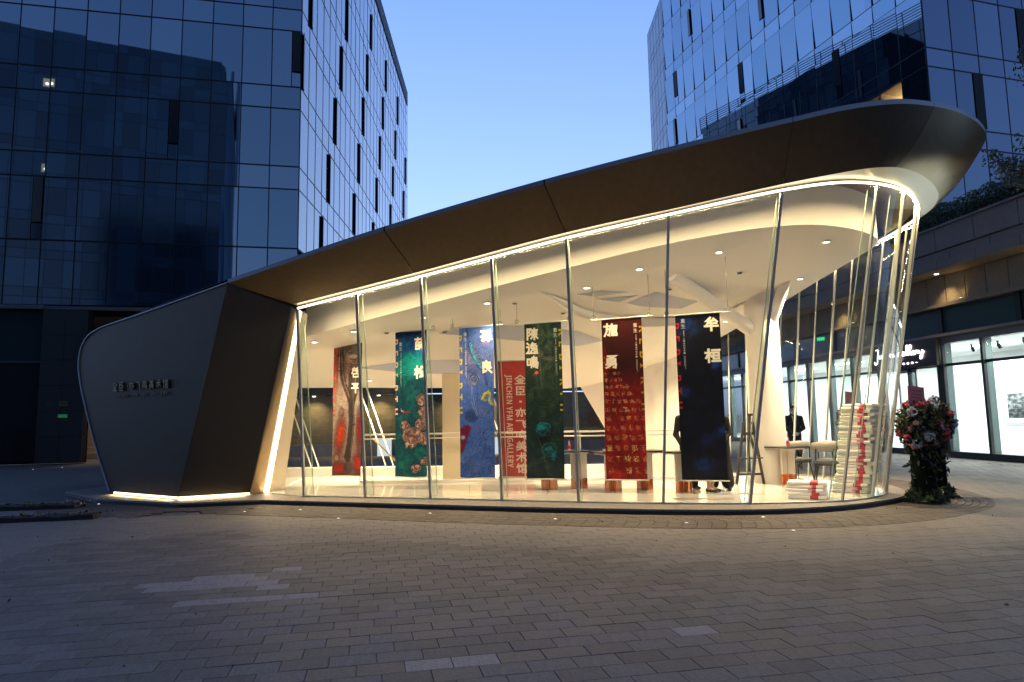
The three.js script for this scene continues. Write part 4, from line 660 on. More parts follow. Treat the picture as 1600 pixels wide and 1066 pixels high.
{ // warm light in the recess at the foot of the left tower
  const p = V(-17.2, 5.88, 30.6); 
  const d = thing('recess_lamp', 'small round ceiling lamp in the warm recess behind the dark pavilion end', 'lamp', [-17.2, 5.93, 30.6]); part('housing', cyl(0.12, 0.12, 0.05, 0, 0, 0), M.black, d); part('lamp_lens', cyl(0.1, 0.1, 0.02, 0, -0.02, 0), glow(1, 0.8, 0.5, 3), d);
  const l = new THREE.SpotLight(new THREE.Color(1, 0.72, 0.4), 45, 0, 1.0, 0.6, 2); l.position.copy(p); l.target.position.copy(V(-18.2, 0, 31)); l.castShadow = true; l.shadow.radius = 4; l.name = 'recess_beam'; scene.add(l, l.target);
}
// ---------------------------------------------------------------- hanging banners and stand-up displays
const blot = (g, R, n, w, h, cols, r0, r1, a, y0 = 0, y1 = 1, x0 = 0, x1 = 1) => { for (let k = 0; k < n; k++) { g.fillStyle = cols[Math.floor(R() * cols.length)]; g.globalAlpha = a * (0.4 + 0.6 * R()); g.beginPath(); g.ellipse(w * lerp(x0, x1, R()), h * lerp(y0, y1, R()), lerp(r0, r1, R()), lerp(r0, r1, R()) * (0.5 + R()), R() * 3, 0, 6.3); g.fill(); } g.globalAlpha = 1; };
const grad = (g, w, h, stops) => { const q = g.createLinearGradient(0, 0, 0, h); stops.forEach(([t, c]) => q.addColorStop(t, c)); g.fillStyle = q; g.fillRect(0, 0, w, h); };
function soft(g, x, y, rx, ry, c, a, rot = 0) { g.save(); g.translate(x, y); g.rotate(rot); g.scale(rx, ry); const q = g.createRadialGradient(0, 0, 0.05, 0, 0, 1); q.addColorStop(0, c); q.addColorStop(0.3, c); q.addColorStop(1, 'rgba(0,0,0,0)'); g.globalAlpha = a; g.fillStyle = q; g.beginPath(); g.arc(0, 0, 1, 0, 6.3); g.fill(); g.restore(); g.globalAlpha = 1; }
function wiggle(g, pts, lw, c, a = 1) { g.strokeStyle = c; g.globalAlpha = a; g.lineWidth = lw; g.lineCap = g.lineJoin = 'round'; g.beginPath(); pts.forEach(([x, y], i) => { if (!i) g.moveTo(x, y); else { const [u, v] = pts[i - 1]; g.quadraticCurveTo(u, v, (u + x) / 2, (v + y) / 2); } }); g.lineTo(...pts[pts.length - 1]); g.stroke(); g.globalAlpha = 1; }
function rosette(g, R, x, y, r) { soft(g, x, y, r, r, 'rgb(150,110,105)', 1); for (let k = 0; k < 9; k++) { const a = R() * 6.3, q = r * (0.3 + 0.5 * R()); soft(g, x + Math.cos(a) * q, y + Math.sin(a) * q, r * 0.42, r * 0.34, ['rgb(190,150,140)', 'rgb(120,80,84)', 'rgb(205,165,150)'][k % 3], 0.9, a); } for (let k = 0; k < 10; k++) { const a = R() * 6.3; wiggle(g, [[x, y], [x + Math.cos(a) * r * 0.5, y + Math.sin(a) * r * 0.6], [x + Math.cos(a + 0.4) * r, y + Math.sin(a + 0.4) * r]], 2.2, 'rgb(50,30,40)', 0.8); } }
function hatch(g, R, x, y, r, n, c) { for (let k = 0; k < n; k++) { const a = R() * 6.3, b = a + 0.6 + R(), q = r * Math.sqrt(R()); wiggle(g, [[x + Math.cos(a) * q, y + Math.sin(a) * q * 0.8], [x + Math.cos((a + b) / 2) * q * 1.15, y + Math.sin((a + b) / 2) * q], [x + Math.cos(b) * q, y + Math.sin(b) * q * 0.8]], 0.8 + 1.1 * R(), c, 0.75); } }
function paint(g, R, n = 4200) {                                        // re-lays the picture in short brush strokes
  const d = g.getImageData(0, 0, BW, BH).data;
  for (let k = 0; k < n; k++) { const x = Math.floor(R() * BW), y = Math.floor(R() * BH), o = (y * BW + x) * 4, v = 0.62 + 0.7 * R(), a = noise2(x * 0.012, y * 0.012) * 3.2 + R() * 0.8, L = 6 + 16 * R(); g.strokeStyle = `rgb(${Math.min(255, d[o] * v)},${Math.min(255, d[o + 1] * v)},${Math.min(255, d[o + 2] * v)})`; g.globalAlpha = 0.35 + 0.45 * R(); g.lineWidth = 1.5 + 4.5 * R(); g.lineCap = 'round'; g.beginPath(); g.moveTo(x, y); g.quadraticCurveTo(x + Math.cos(a) * L * 0.5 + 3 * (R() - 0.5), y + Math.sin(a) * L * 0.5, x + Math.cos(a + 0.3) * L, y + Math.sin(a + 0.3) * L); g.stroke(); }
  g.globalAlpha = 1;
}
const BW = 264, BH = 1072;
function edgeText(g, right, color, y0) { g.save(); g.fillStyle = color; g.font = 'bold 70px sans-serif'; g.textBaseline = 'middle'; [...'REBIRTH'].forEach((c, i) => { g.save(); g.translate(right ? BW + 4 : -4, y0 - 20 + i * 86); g.rotate(Math.PI / 2); g.scale(1.25, 1.0); g.fillText(c, 0, 0); g.restore(); }); g.restore(); }
function titleText(g, x, y, color) { drawColumn(g, '重生', x, y, 30, 36, 0.07, color); g.fillStyle = color; g.fillRect(x + 17, y + 78, 2.5, 40); drawColumn(g, '上海当代艺术展', x + 11, y + 126, 13, 16, 0.11, color); g.globalAlpha = 0.8; g.fillRect(x + 14, y + 244, 2, 70); g.fillRect(x + 20, y + 248, 2, 84); g.globalAlpha = 1; }
const ART = [
  (g, w, h, R) => { grad(g, w, h, [[0, '#4d433f'], [0.12, '#5d4c48'], [0.3, '#6b5552'], [0.45, '#8e8079'], [0.75, '#7d6a66'], [1, '#6a4a48']]); blot(g, R, 240, w, h, ['#3d3230', '#8a7a74', '#5c4844', '#a3938a'], 6, 26, 0.16);
    soft(g, 180, 165, 90, 34, 'rgb(205,180,168)', 0.8); soft(g, 20, 200, 40, 360, 'rgb(150,60,44)', 0.7); soft(g, 70, 760, 62, 200, 'rgb(150,42,20)', 0.95, 0.12); soft(g, 250, 720, 46, 210, 'rgb(118,20,18)', 0.9); soft(g, 60, 1020, 90, 70, 'rgb(132,32,22)', 0.9); soft(g, 236, 980, 50, 110, 'rgb(160,30,26)', 0.9);
    wiggle(g, [[60, 20], [78, 200], [84, 340], [150, 470], [178, 560], [176, 760], [130, 930]], 44, '#2b2626', 0.95); wiggle(g, [[176, 300], [170, 420], [172, 560], [176, 700], [140, 940]], 58, '#332c2b', 0.9); wiggle(g, [[176, 560], [214, 440], [240, 330], [250, 250]], 36, '#2e2827', 0.9); wiggle(g, [[60, 60], [80, 220], [96, 350], [150, 470]], 14, '#75605a', 0.7); wiggle(g, [[190, 330], [192, 500], [196, 700], [170, 880]], 12, '#5e4f4a', 0.8);
    soft(g, 76, 590, 34, 44, 'rgb(120,90,76)', 0.9); soft(g, 40, 940, 34, 40, 'rgb(150,110,92)', 0.95); soft(g, 150, 1010, 46, 60, 'rgb(70,64,66)', 0.8); paint(g, R, 2500); hatch(g, R, 70, 760, 60, 24, '#d06a40'); hatch(g, R, 180, 165, 70, 30, '#e6d2c4'); titleText(g, 34, 30, '#c9bdb2'); edgeText(g, false, '#b23a2a', 70);
    drawColumn(g, '俞', 170, 62, 78, 0, 0.16, '#6f6d69'); drawColumn(g, '啓平', 172, 250, 78, 118, 0.15, '#e9e2d6'); },
  (g, w, h, R) => { grad(g, w, h, [[0, '#0b1c4a'], [0.12, '#123c86'], [0.2, '#0d6b72'], [0.3, '#0a5a60'], [0.34, '#073a48'], [0.7, '#063648'], [1, '#0a4650']]); g.fillStyle = '#0c7f7c'; g.globalAlpha = 0.85; g.beginPath(); g.moveTo(0, 330); g.lineTo(10, 250); g.lineTo(120, 160); g.lineTo(210, 230); g.lineTo(w, 260); g.lineTo(w, 340); g.fill(); g.globalAlpha = 1;
    blot(g, R, 420, w, h, ['#0a5a58', '#04283c', '#0f7468', '#062c44'], 8, 34, 0.3, 0.33, 1); blot(g, R, 120, w, h, ['#0e8078', '#0b4f8c'], 6, 24, 0.25, 0.02, 0.33);
    for (const [x, y, r] of [[226, 510, 58], [238, 600, 54], [222, 690, 58], [90, 710, 52], [140, 780, 84], [110, 810, 60], [236, 800, 60], [252, 960, 42], [176, 1012, 44]]) rosette(g, R, x, y, r); g.fillStyle = '#8c2a2c'; g.beginPath(); g.moveTo(60, 590); g.lineTo(150, 606); g.lineTo(64, 612); g.fill(); g.fillStyle = '#d8d4cc'; g.beginPath(); g.moveTo(46, 570); g.lineTo(66, 600); g.lineTo(50, 600); g.fill();
    paint(g, R); for (const [x, y, r] of [[226, 510, 52], [238, 600, 48], [222, 690, 52], [90, 710, 46], [140, 780, 78], [236, 800, 54], [252, 960, 36], [176, 1012, 38]]) { hatch(g, R, x, y, r, 26, '#d8b6a6'); hatch(g, R, x, y, r * 0.9, 22, '#3a2030'); } titleText(g, 30, 80, '#cfd6d8'); edgeText(g, false, '#e2a49a', 70); drawColumn(g, '薛松', 160, 52, 92, 212, 0.15, '#efe6d6'); },
  (g, w, h, R) => { grad(g, w, h, [[0, '#3b5fae'], [0.2, '#5262a0'], [0.4, '#3c5aa8'], [0.7, '#2f529f'], [1, '#29468c']]); blot(g, R, 260, w, h, ['#6a78b4', '#2c4a92', '#4b6cb8', '#7b6f9c'], 10, 44, 0.13);
    soft(g, 90, 230, 80, 130, 'rgb(110,104,150)', 0.6); soft(g, 200, 100, 60, 70, 'rgb(130,110,150)', 0.45); wiggle(g, [[60, 20], [80, 150], [120, 260], [190, 330], [210, 420]], 20, '#24408c', 0.8); wiggle(g, [[84, 120], [110, 220], [170, 300]], 16, '#3f9aa8', 0.8); for (let k = 0; k < 9; k++) wiggle(g, [[84 + k * 9, 130 + k * 22], [112 + k * 9, 122 + k * 22]], 4, '#24507a', 0.9); soft(g, 110, 380, 44, 60, 'rgb(56,60,104)', 0.85); for (let k = 0; k < 14; k++) wiggle(g, [[80 + R() * 60, 340 + R() * 40], [80 + R() * 70, 380 + R() * 30], [80 + R() * 60, 420 + R() * 20]], 2, '#8d92b8', 0.7); wiggle(g, [[30, 250], [90, 320], [150, 470], [110, 600], [100, 660]], 10, '#2f4690', 0.8);
    wiggle(g, [[170, 520], [200, 470], [240, 480], [220, 540], [250, 560]], 16, '#a8a41e', 0.95); soft(g, 196, 500, 20, 14, 'rgb(150,150,30)', 0.8); soft(g, 90, 640, 60, 50, 'rgb(36,58,120)', 0.85); g.fillStyle = '#5e1038'; g.beginPath(); g.moveTo(0, 730); g.lineTo(60, 700); g.lineTo(84, 720); g.lineTo(40, 850); g.lineTo(0, 930); g.fill(); soft(g, 22, 790, 30, 30, 'rgb(150,160,205)', 0.9); soft(g, 12, 850, 18, 46, 'rgb(120,30,80)', 0.8);
    wiggle(g, [[190, 740], [170, 770], [196, 820], [180, 900], [170, 940], [230, 930], [250, 960], [210, 1000], [230, 1040]], 7, '#1d3a78', 0.9); wiggle(g, [[60, 950], [84, 990], [70, 1020], [96, 960]], 4, '#5a5a50', 0.8); paint(g, R); hatch(g, R, 108, 380, 50, 40, '#a4a8c8'); hatch(g, R, 108, 380, 46, 26, '#1e2a58'); hatch(g, R, 90, 640, 58, 34, '#1d3170'); hatch(g, R, 200, 505, 34, 16, '#c2bb3a'); hatch(g, R, 150, 240, 46, 22, '#5fb0bc'); for (let k = 0; k < 7; k++) wiggle(g, [[90 + 10 * R(), 430], [80 + 50 * R(), 520], [100 + 40 * R(), 600 + 60 * R()]], 1.6, '#8d96c4', 0.7); titleText(g, 32, 36, '#cdd2dc'); edgeText(g, false, '#b8ae1c', 70); drawColumn(g, '孫良', 164, 24, 88, 226, 0.16, '#e9dfcf'); },
  (g, w, h, R) => { grad(g, w, h, [[0, '#22382f'], [0.25, '#223029'], [0.5, '#12241f'], [0.8, '#11252a'], [1, '#101e24']]); blot(g, R, 420, w, h, ['#0b1512', '#33503f', '#1d3d3a', '#4c5a4a', '#14282c'], 8, 34, 0.2); blot(g, R, 60, w, h, ['#6a6a5e', '#7e8070', '#3a5c44'], 8, 30, 0.25, 0, 0.3, 0.35, 0.75);
    for (let k = 0; k < 18; k++) { const x = 60 + R() * 160; wiggle(g, [[x, R() * 300], [x + 8, 200 + R() * 160], [x + R() * 20, 360 + R() * 120]], 5, '#8c9488', 0.18); } soft(g, 110, 730, 66, 56, 'rgb(16,110,130)', 0.95); soft(g, 130, 790, 70, 60, 'rgb(14,20,24)', 0.95); soft(g, 150, 870, 60, 40, 'rgb(18,120,128)', 0.85); soft(g, 190, 920, 26, 70, 'rgb(14,96,120)', 0.9); soft(g, 130, 840, 50, 36, 'rgb(22,28,30)', 0.9); wiggle(g, [[70, 760], [110, 870], [130, 960]], 5, '#6f7a72', 0.6); g.fillStyle = '#e2543c'; g.beginPath(); g.ellipse(82, 346, 15, 11, 0.3, 0, 6.3); g.fill();
    paint(g, R); hatch(g, R, 120, 740, 60, 26, '#2aa0b4'); hatch(g, R, 160, 880, 60, 26, '#1f8c92'); hatch(g, R, 140, 500, 110, 40, '#4a5a4c'); titleText(g, 206, 40, '#c6c8c0'); edgeText(g, true, '#988e1a', 64); drawColumn(g, '陳逸鳴', 12, 34, 84, 100, 0.15, '#dcd4c4'); },
  (g, w, h, R) => { grad(g, w, h, [[0, '#3a0a0a'], [0.3, '#2a0808'], [0.45, '#5c0c0c'], [0.8, '#7c1010'], [1, '#6e1412']]); blot(g, R, 200, w, h, ['#8c1a12', '#3a0808', '#a02416'], 14, 60, 0.16, 0.4, 1); soft(g, 60, 1040, 120, 60, 'rgb(176,40,20)', 0.7); soft(g, 10, 300, 60, 200, 'rgb(130,24,14)', 0.6);
    const pic = '重生上海当代艺术展金臣亦飞鸣美馆薛松孫良陳逸牟平'; for (let r = 0; r < 16; r++) { const y = 255 + 30 * r + r * r * 1.6, s = 16 + r * 2.3; for (let x = 4; x < w - 8; x += s * 1.25) { const lim = y < 560 ? 20 + (y - 230) * 0.62 : 400; if (x > lim || R() < 0.05) continue; g.save(); g.translate(x + s / 2, y + s / 2); g.rotate(Math.PI + (R() - 0.5) * 0.3); drawGlyph(g, pic[Math.floor(R() * pic.length)], -s / 2, -s / 2, s * 0.92, 0.085, ['#b8704a', '#c9925e', '#a86a40', '#bfae6c'][Math.min(3, Math.floor(r / 5 + R()))]); g.restore(); } }
    paint(g, R); titleText(g, 206, 36, '#d6cfc6'); edgeText(g, true, '#94761a', 70); drawColumn(g, '施勇', 14, 34, 88, 214, 0.15, '#e4ddd0'); },
  (g, w, h, R) => { grad(g, w, h, [[0, '#070a18'], [0.5, '#05060e'], [1, '#070b1c']]); for (const [x, y, rx, ry, a] of [[60, 60, 80, 90, 0.5], [110, 110, 40, 90, 0.4], [230, 330, 44, 70, 0.7], [40, 510, 50, 60, 0.5], [250, 760, 50, 100, 0.6], [120, 980, 90, 60, 0.7], [130, 950, 40, 50, 0.5], [160, 820, 80, 90, 0.25]]) { soft(g, x, y, rx, ry, 'rgb(24,66,160)', a, R()); for (let k = 0; k < 16; k++) soft(g, x + (R() - 0.5) * rx * 1.6, y + (R() - 0.5) * ry * 1.6, rx * 0.3, ry * 0.2, 'rgb(40,96,180)', a * 0.22, R() * 3); }
    blot(g, R, 90, w, h, ['#0b1436', '#02030a', '#10204e'], 14, 60, 0.2); paint(g, R); titleText(g, 30, 26, '#c4ccd6'); edgeText(g, false, '#9c1828', 66); drawColumn(g, '牟桓', 168, 26, 88, 208, 0.16, '#e2dccf'); },
];
const bannerFacts = [
  [-3.62, 14.95, 0.69, 'grey and red art banner with a dark tree trunk, leftmost of the hanging row'],
  [-2.14, 14.36, 0.72, 'teal green art banner with pink flower clusters hanging second from the left'],
  [-0.73, 13.85, 0.735, 'blue art banner with pale winged figure and yellow edge lettering'],
  [0.61, 13.41, 0.75, 'dark green art banner with three white characters and a teal mask shape'],
  [2.1, 12.96, 0.765, 'dark red art banner covered in gold handwriting rows'],
  [3.45, 12.57, 0.8, 'near-black navy art banner at the right end of the hanging row'],
];
const bannerTurn = Math.atan2(-0.385, 1.415) * -1;
bannerFacts.forEach(([x, f, w, label], i) => {
  const b = thing('hanging_banner', label, 'banner', [x, 0.36, f], -bannerTurn, 'banners hanging behind the glass front'), H = 3.04, R = mulberry(100 + i);
  b.rotation.y = Math.atan2(-0.27, 0.963);
  const g = new THREE.PlaneGeometry(w, H, 16, 60), p = g.attributes.position; for (let k = 0; k < p.count; k++) { const u = p.getX(k), v = p.getY(k); p.setZ(k, 0.012 * Math.sin(u * 9 + i * 2 + v * 0.7) * (0.3 + 0.7 * (0.5 - v / H)) + 0.006 * Math.sin(v * 4 + i)); } g.computeVertexNormals(); g.translate(0, H / 2, 0);
  part('cloth', g, phys(0.82, 0.8, 0.76, { roughness: 0.85, specularIntensity: 0.25, map: canvasTexture(BW, BH, (c) => ART[i](c, BW, BH, R)) }), b);
  part('bottom_rail', rod(new THREE.Vector3(-w / 2 - 0.03, -0.012, 0), new THREE.Vector3(w / 2 + 0.03, -0.012, 0), 0.013), M.steel, b);
  const tilt = 0.015; part('top_rail', rod(new THREE.Vector3(-w / 2 - 0.2, H - 0.01, 0), new THREE.Vector3(w / 2 + 0.2, H + tilt, 0), 0.012), M.steel, b);
  for (const s of [-1, 1]) { const xx = s * (w / 2 + 0.15); const top = 0.62 + i * 0.16 + (s > 0 ? 0.05 : 0); part('hanging_wire', [rod(new THREE.Vector3(xx, H, 0), new THREE.Vector3(xx, H + top, 0), 0.004, 5), new THREE.TorusGeometry(0.035, 0.005, 6, 16).translate(xx, H + 0.05, 0), cyl(0.014, 0.008, 0.06, xx, H + top - 0.06, 0, 8)], std(0.06, 0.05, 0.04, 0.5), b); }
});
{ // white and red roll-up displays behind the railing
  const w = thing('display_stand', 'tall cream display panel with black exhibition lettering left of the red roll-up', 'display panel', [-1.22, 0.098, 16.15], 0); w.rotation.y = Math.atan2(-0.27, 0.963) * 0.3;
  const tw = canvasTexture(256, 720, (g, W, H) => { g.fillStyle = '#e6d3b4'; g.fillRect(0, 0, W, H); drawColumn(g, '重生', 120, 40, 92, 110, 0.05, '#6d5c46'); g.fillStyle = '#8b7a60'; g.fillRect(168, 268, 3, 40); drawColumn(g, '上海当代艺术展', 160, 320, 34, 40, 0.12, '#3a2e22'); g.save(); g.translate(176, 610); g.rotate(Math.PI / 2); g.fillStyle = '#3a2e22'; g.font = '15px sans-serif'; g.fillText('Art Exhibition', 0, 0); g.restore(); });
  part('panel', box(0.9, 2.5, 0.05, 0, 1.26, 0), std(0.7, 0.6, 0.46, 0.7), w); part('print', box(0.88, 2.46, 0.004, 0, 1.26, 0.03), std(1, 1, 1, 0.7, 0, { map: tw }), w); part('foot', [box(0.06, 0.02, 0.5, -0.36, 0.01, 0), box(0.06, 0.02, 0.5, 0.36, 0.01, 0)], M.steel, w);
  const r = thing('roll_up_banner', 'red roll-up banner with white gallery name standing behind the railing', 'roll-up banner', [0.05, 0.098, 16.0], -0.18);
  const tr = canvasTexture(256, 1024, (g, W, H) => { grad(g, W, H, [[0, '#c23a34'], [0.3, '#b8302c'], [1, '#c8352e']]); const R = mulberry(3); blot(g, R, 60, W, H, ['#9c241f', '#d8564c'], 20, 80, 0.12); drawColumn(g, '金臣·亦飞鸣美术馆', 128, 130, 82, 97, 0.13, '#f4e6d8'); g.save(); g.translate(62, 128); g.rotate(Math.PI / 2); g.fillStyle = '#f0ded0'; g.font = 'bold 62px sans-serif'; g.fillText('JINCHEN YFM ART GALLERY', 0, 0, 860); g.restore(); });
  const g = new THREE.PlaneGeometry(0.8, 2.7, 12, 40), p = g.attributes.position; for (let k = 0; k < p.count; k++) p.setZ(k, 0.012 * Math.sin(p.getX(k) * 14 + p.getY(k) * 1.5)); g.computeVertexNormals(); g.translate(0, 1.42, 0);
  part('cloth', g, std(0.62, 0.62, 0.62, 0.7, 0, { map: tr }), r); part('base', new RoundedBoxGeometry(0.86, 0.09, 0.2, 2, 0.02).translate(0, 0.045, 0), M.steel, r); part('pole', rod(new THREE.Vector3(0, 0.08, -0.04), new THREE.Vector3(0, 2.77, -0.03), 0.012), M.steel, r); part('top_rail', rod(new THREE.Vector3(-0.41, 2.77, 0), new THREE.Vector3(0.41, 2.77, 0), 0.014), M.steel, r);
}
// ---------------------------------------------------------------- furniture and small things
const FY = 0.098;
const copper = phys(0.62, 0.27, 0.13, { metalness: 0.95, roughness: 0.16 });
const tableWhite = std(0.62, 0.57, 0.5, 0.55), topBlack = std(0.012, 0.012, 0.012, 0.35);
function table(x, f, w, d, legs, label, turn = 0.27) {
  const t = thing('table', label, 'table', [x, FY, f], turn, null);
  part('tabletop', new RoundedBoxGeometry(w, 0.028, d, 2, 0.008).translate(0, 0.745, 0), topBlack, t);
  part('top_underside', box(w - 0.12, 0.03, d - 0.12, 0, 0.715, 0), tableWhite, t);
  for (const lx of legs) {
    const l = part('leg', [box(0.34, 0.5, 0.05, lx, 0.45, 0, 0), box(0.05, 0.5, 0.34, lx, 0.45, 0)].map((g) => g), tableWhite, t);
    part('copper_foot', [box(0.145, 0.2, 0.046, lx - 0.0975, 0.1, 0), box(0.145, 0.2, 0.046, lx + 0.0975, 0.1, 0), box(0.046, 0.2, 0.145, lx, 0.1, 0.0975), box(0.046, 0.2, 0.145, lx, 0.1, -0.0975)], copper, l);
    part('core', box(0.056, 0.2, 0.056, lx, 0.1, 0), tableWhite, l);
  }
  return t;
}
table(0.89, 13.95, 1.26, 0.56, [-0.2, 0.44], 'white table with black top half hidden by the dark green banner');
table(2.24, 13.55, 1.38, 0.56, [-0.34, 0.34], 'long white table with black top and copper feet behind the dark red banner', 0.3);
table(3.2, 13.12, 0.68, 0.5, [0], 'small white table with copper foot left of the navy banner', 0.35);
table(5.62, 14.25, 0.64, 0.6, [0], 'small white table with black top beside the round column', 0.5);
function bottle(x, y, f, label) {
  const b = thing('water_bottle', label, 'bottle', [x, y, f]);
  part('body', new THREE.LatheGeometry([[0, 0], [0.03, 0.002], [0.032, 0.02], [0.031, 0.13], [0.014, 0.18], [0.013, 0.2]].map((p) => new THREE.Vector2(...p)), 16), phys(0.95, 0.95, 0.95, { transmission: 0.8, roughness: 0.1, thickness: 0 }), b);
  part('wrap', cyl(0.0325, 0.0325, 0.07, 0, 0.04, 0, 16), std(0.6, 0.03, 0.03, 0.5), b); part('cap', cyl(0.015, 0.015, 0.025, 0, 0.2, 0, 12), std(0.7, 0.04, 0.04, 0.5), b);
}
bottle(1.12, FY + 0.76, 13.9, 'small red-labelled water bottle on the table beside the dark green banner');
bottle(5.6, FY + 0.76, 14.1, 'red-labelled bottle on the small table beside the column');
{ const p = thing('leaflet_pile', 'low pile of white leaflets on the long table behind the dark red banner', 'papers', [1.92, FY + 0.76, 13.55], 0.3); for (let k = 0; k < 4; k++) part('sheet', box(0.3, 0.006, 0.21, (rnd() - 0.5) * 0.02, 0.004 + k * 0.007, (rnd() - 0.5) * 0.02, (rnd() - 0.5) * 0.2), std(0.7, 0.68, 0.62, 0.7), p); part('folder', box(0.22, 0.03, 0.16, 0.28, 0.016, 0), std(0.2, 0.2, 0.19, 0.5), p); }
{ // easel
  const e = thing('easel', 'black wooden folding easel standing empty in front of the round column', 'easel', [4.93, FY, 14.45], 0.05), w = std(0.018, 0.015, 0.013, 0.5), P = (x, y, z) => new THREE.Vector3(x, y, z);
  part('leg', bar(P(-0.36, 0, 0.12), P(-0.09, 1.25, -0.02), 0.05, 0.035, P(0, 0, 1)), w, e); part('leg', bar(P(0.2, 0, 0.16), P(0.1, 1.27, -0.02), 0.05, 0.035, P(0, 0, 1)), w, e); part('rear_leg', bar(P(0.05, 1.0, -0.06), P(0.42, 0, -0.42), 0.042, 0.035, P(0, 0, 1)), w, e);
  part('mast', bar(P(-0.09, 0.25, 0.1), P(0.05, 1.42, -0.03), 0.05, 0.035, P(0, 0, 1)), w, e); part('crossbar', bar(P(-0.12, 1.02, 0.02), P(0.15, 1.04, 0.02), 0.06, 0.03, P(0, 0, 1)), w, e); part('tray', bar(P(-0.32, 0.52, 0.16), P(0.2, 0.53, 0.16), 0.025, 0.07, P(0, 0, 1)), w, e); part('clip', box(0.12, 0.05, 0.05, 0.06, 1.42, -0.02), w, e); part('lower_bar', bar(P(-0.33, 0.2, 0.12), P(0.18, 0.2, 0.14), 0.042, 0.035, P(0, 0, 1)), w, e);
}
function chair(x, f, turn, label) {
  const c = thing('chair', label, 'chair', [x, FY, f], turn), seat = std(0.05, 0.055, 0.06, 0.7), leg = std(0.012, 0.012, 0.012, 0.4), P = (a, b, d) => new THREE.Vector3(a, b, d);
  part('seat', new RoundedBoxGeometry(0.48, 0.07, 0.46, 4, 0.03).translate(0, 0.445, 0), seat, c); part('seat_frame', new RoundedBoxGeometry(0.44, 0.03, 0.42, 2, 0.01).translate(0, 0.397, 0), leg, c);
  const rows = []; for (let j = 0; j <= 6; j++) { const r = []; for (let k = 0; k <= 20; k++) { const a = Math.PI * (0.12 + 0.76 * k / 20), th = 0.03 * Math.sin(j / 6 * Math.PI); r.push(P(-Math.cos(a) * (0.27 + th), 0.66 + 0.16 * j / 6 + 0.03 * Math.sin(a) * (j / 6), 0.02 - Math.sin(a) * (0.25 + th))); } rows.push(r); }
  const inner = rows.map((r) => r.map((v) => P(v.x * 0.87, v.y, v.z * 0.87 + 0.01))).reverse(); part('backrest', grid([...rows, ...inner, rows[0]]), std(0.2, 0.19, 0.17, 0.8), c);
  for (const [sx, sz] of [[-1, 1], [1, 1], [-1, -1], [1, -1]]) part('leg', rod(P(sx * 0.19, 0.4, sz * 0.17), P(sx * 0.24, 0, sz * 0.23), 0.018, 10, 0.011), leg, c);
  for (const s of [-1, 1]) part('back_post', rod(P(s * 0.19, 0.42, -0.18), P(s * 0.17, 0.72, -0.22), 0.016, 8), leg, c);
  return c;
}
chair(6.32, 14.0, Math.PI - 0.5, 'grey upholstered chair nearest the paper bags with a curved back');
chair(6.1, 14.95, Math.PI + 0.35, 'grey chair behind the small table by the column');
chair(6.78, 14.75, Math.PI - 1.1, 'grey chair half hidden behind the tall bag stack');
// folded paper bags
const ORD = ['first', 'second', 'third', 'fourth', 'fifth', 'sixth', 'seventh', 'eighth', 'ninth', 'tenth', 'eleventh', 'twelfth', 'thirteenth', 'fourteenth', 'fifteenth', 'sixteenth', 'seventeenth', 'eighteenth', 'nineteenth', 'twentieth', ...['first', 'second', 'third', 'fourth', 'fifth', 'sixth', 'seventh', 'eighth', 'ninth'].map((o) => 'twenty-' + o)];
{
  const paper = [[0.8, 0.77, 0.71], [0.84, 0.8, 0.75], [0.76, 0.72, 0.65]].map((c) => std(...c, 0.85)), red = std(0.5, 0.05, 0.075, 0.8);
  const bagGeo = (seed) => { const g = new RoundedBoxGeometry(0.6, 0.06, 0.44, 4, 0.022), p = g.attributes.position, s = seed * 7.3; for (let k = 0; k < p.count; k++) { const x = p.getX(k), y = p.getY(k), z = p.getZ(k); p.setXYZ(k, x + 0.008 * noise3(x * 6, y * 30 + s, z * 6), y + 0.008 * noise3(x * 5 + s, y * 8, z * 5), z + 0.008 * noise3(x * 6, y * 30, z * 6 + s)); } g.computeVertexNormals(); return g; };
  const geos = [1, 2, 3, 4].map(bagGeo), bandGeos = [1, 2, 3, 4].map((s) => { const g = bagGeo(s), p = g.attributes.position; for (let k = 0; k < p.count; k++) p.setXYZ(k, clamp(p.getX(k) * 0.22, -0.066, 0.066) + 0.12, p.getY(k) * 1.05, p.getZ(k) * 1.006); g.computeVertexNormals(); return g; });
  const bag = (x, y, f, turn, k, label, group, lead) => { const b = thing('paper_bag', label, 'paper bag', [x, y, f], turn, group); const q = k % 4; part('folded_bag', geos[q], paper[k % 3], b); part('printed_band', bandGeos[q], red, b); b.scale.y = lead ?? 1; return b; };
  let y = FY + 0.03;
  for (let k = 0; k < 29; k++) { bag(6.22 + 0.006 * k + 0.022 * Math.sin(k * 2.3) + (k < 7 ? -0.012 * (7 - k) : 0), y, 12.66 - 0.004 * k + 0.015 * Math.cos(k * 1.7), -0.66 - 0.012 * k + 0.08 * Math.sin(k * 3.1), k, k === 28 ? 'topmost folded white paper bag of the tall leaning stack' : k === 0 ? 'lowest folded white paper bag of the tall leaning stack' : `folded white paper bag with red band, ${ORD[k]} from the floor in the tall stack`, 'paper bags in the tall stack'); y += 0.0545; }
  y = FY + 0.03;
  for (let k = 0; k < 5; k++) { bag(5.0 + 0.015 * Math.sin(k * 2.1), y, 11.86 + 0.012 * k, -0.52 + 0.07 * Math.sin(k * 1.9), k + 2, k === 4 ? 'top folded paper bag of the low pile by the glass' : `folded paper bag, ${ORD[k]} from the floor in the low pile by the glass`, 'paper bags in the low pile'); y += 0.056; }
}
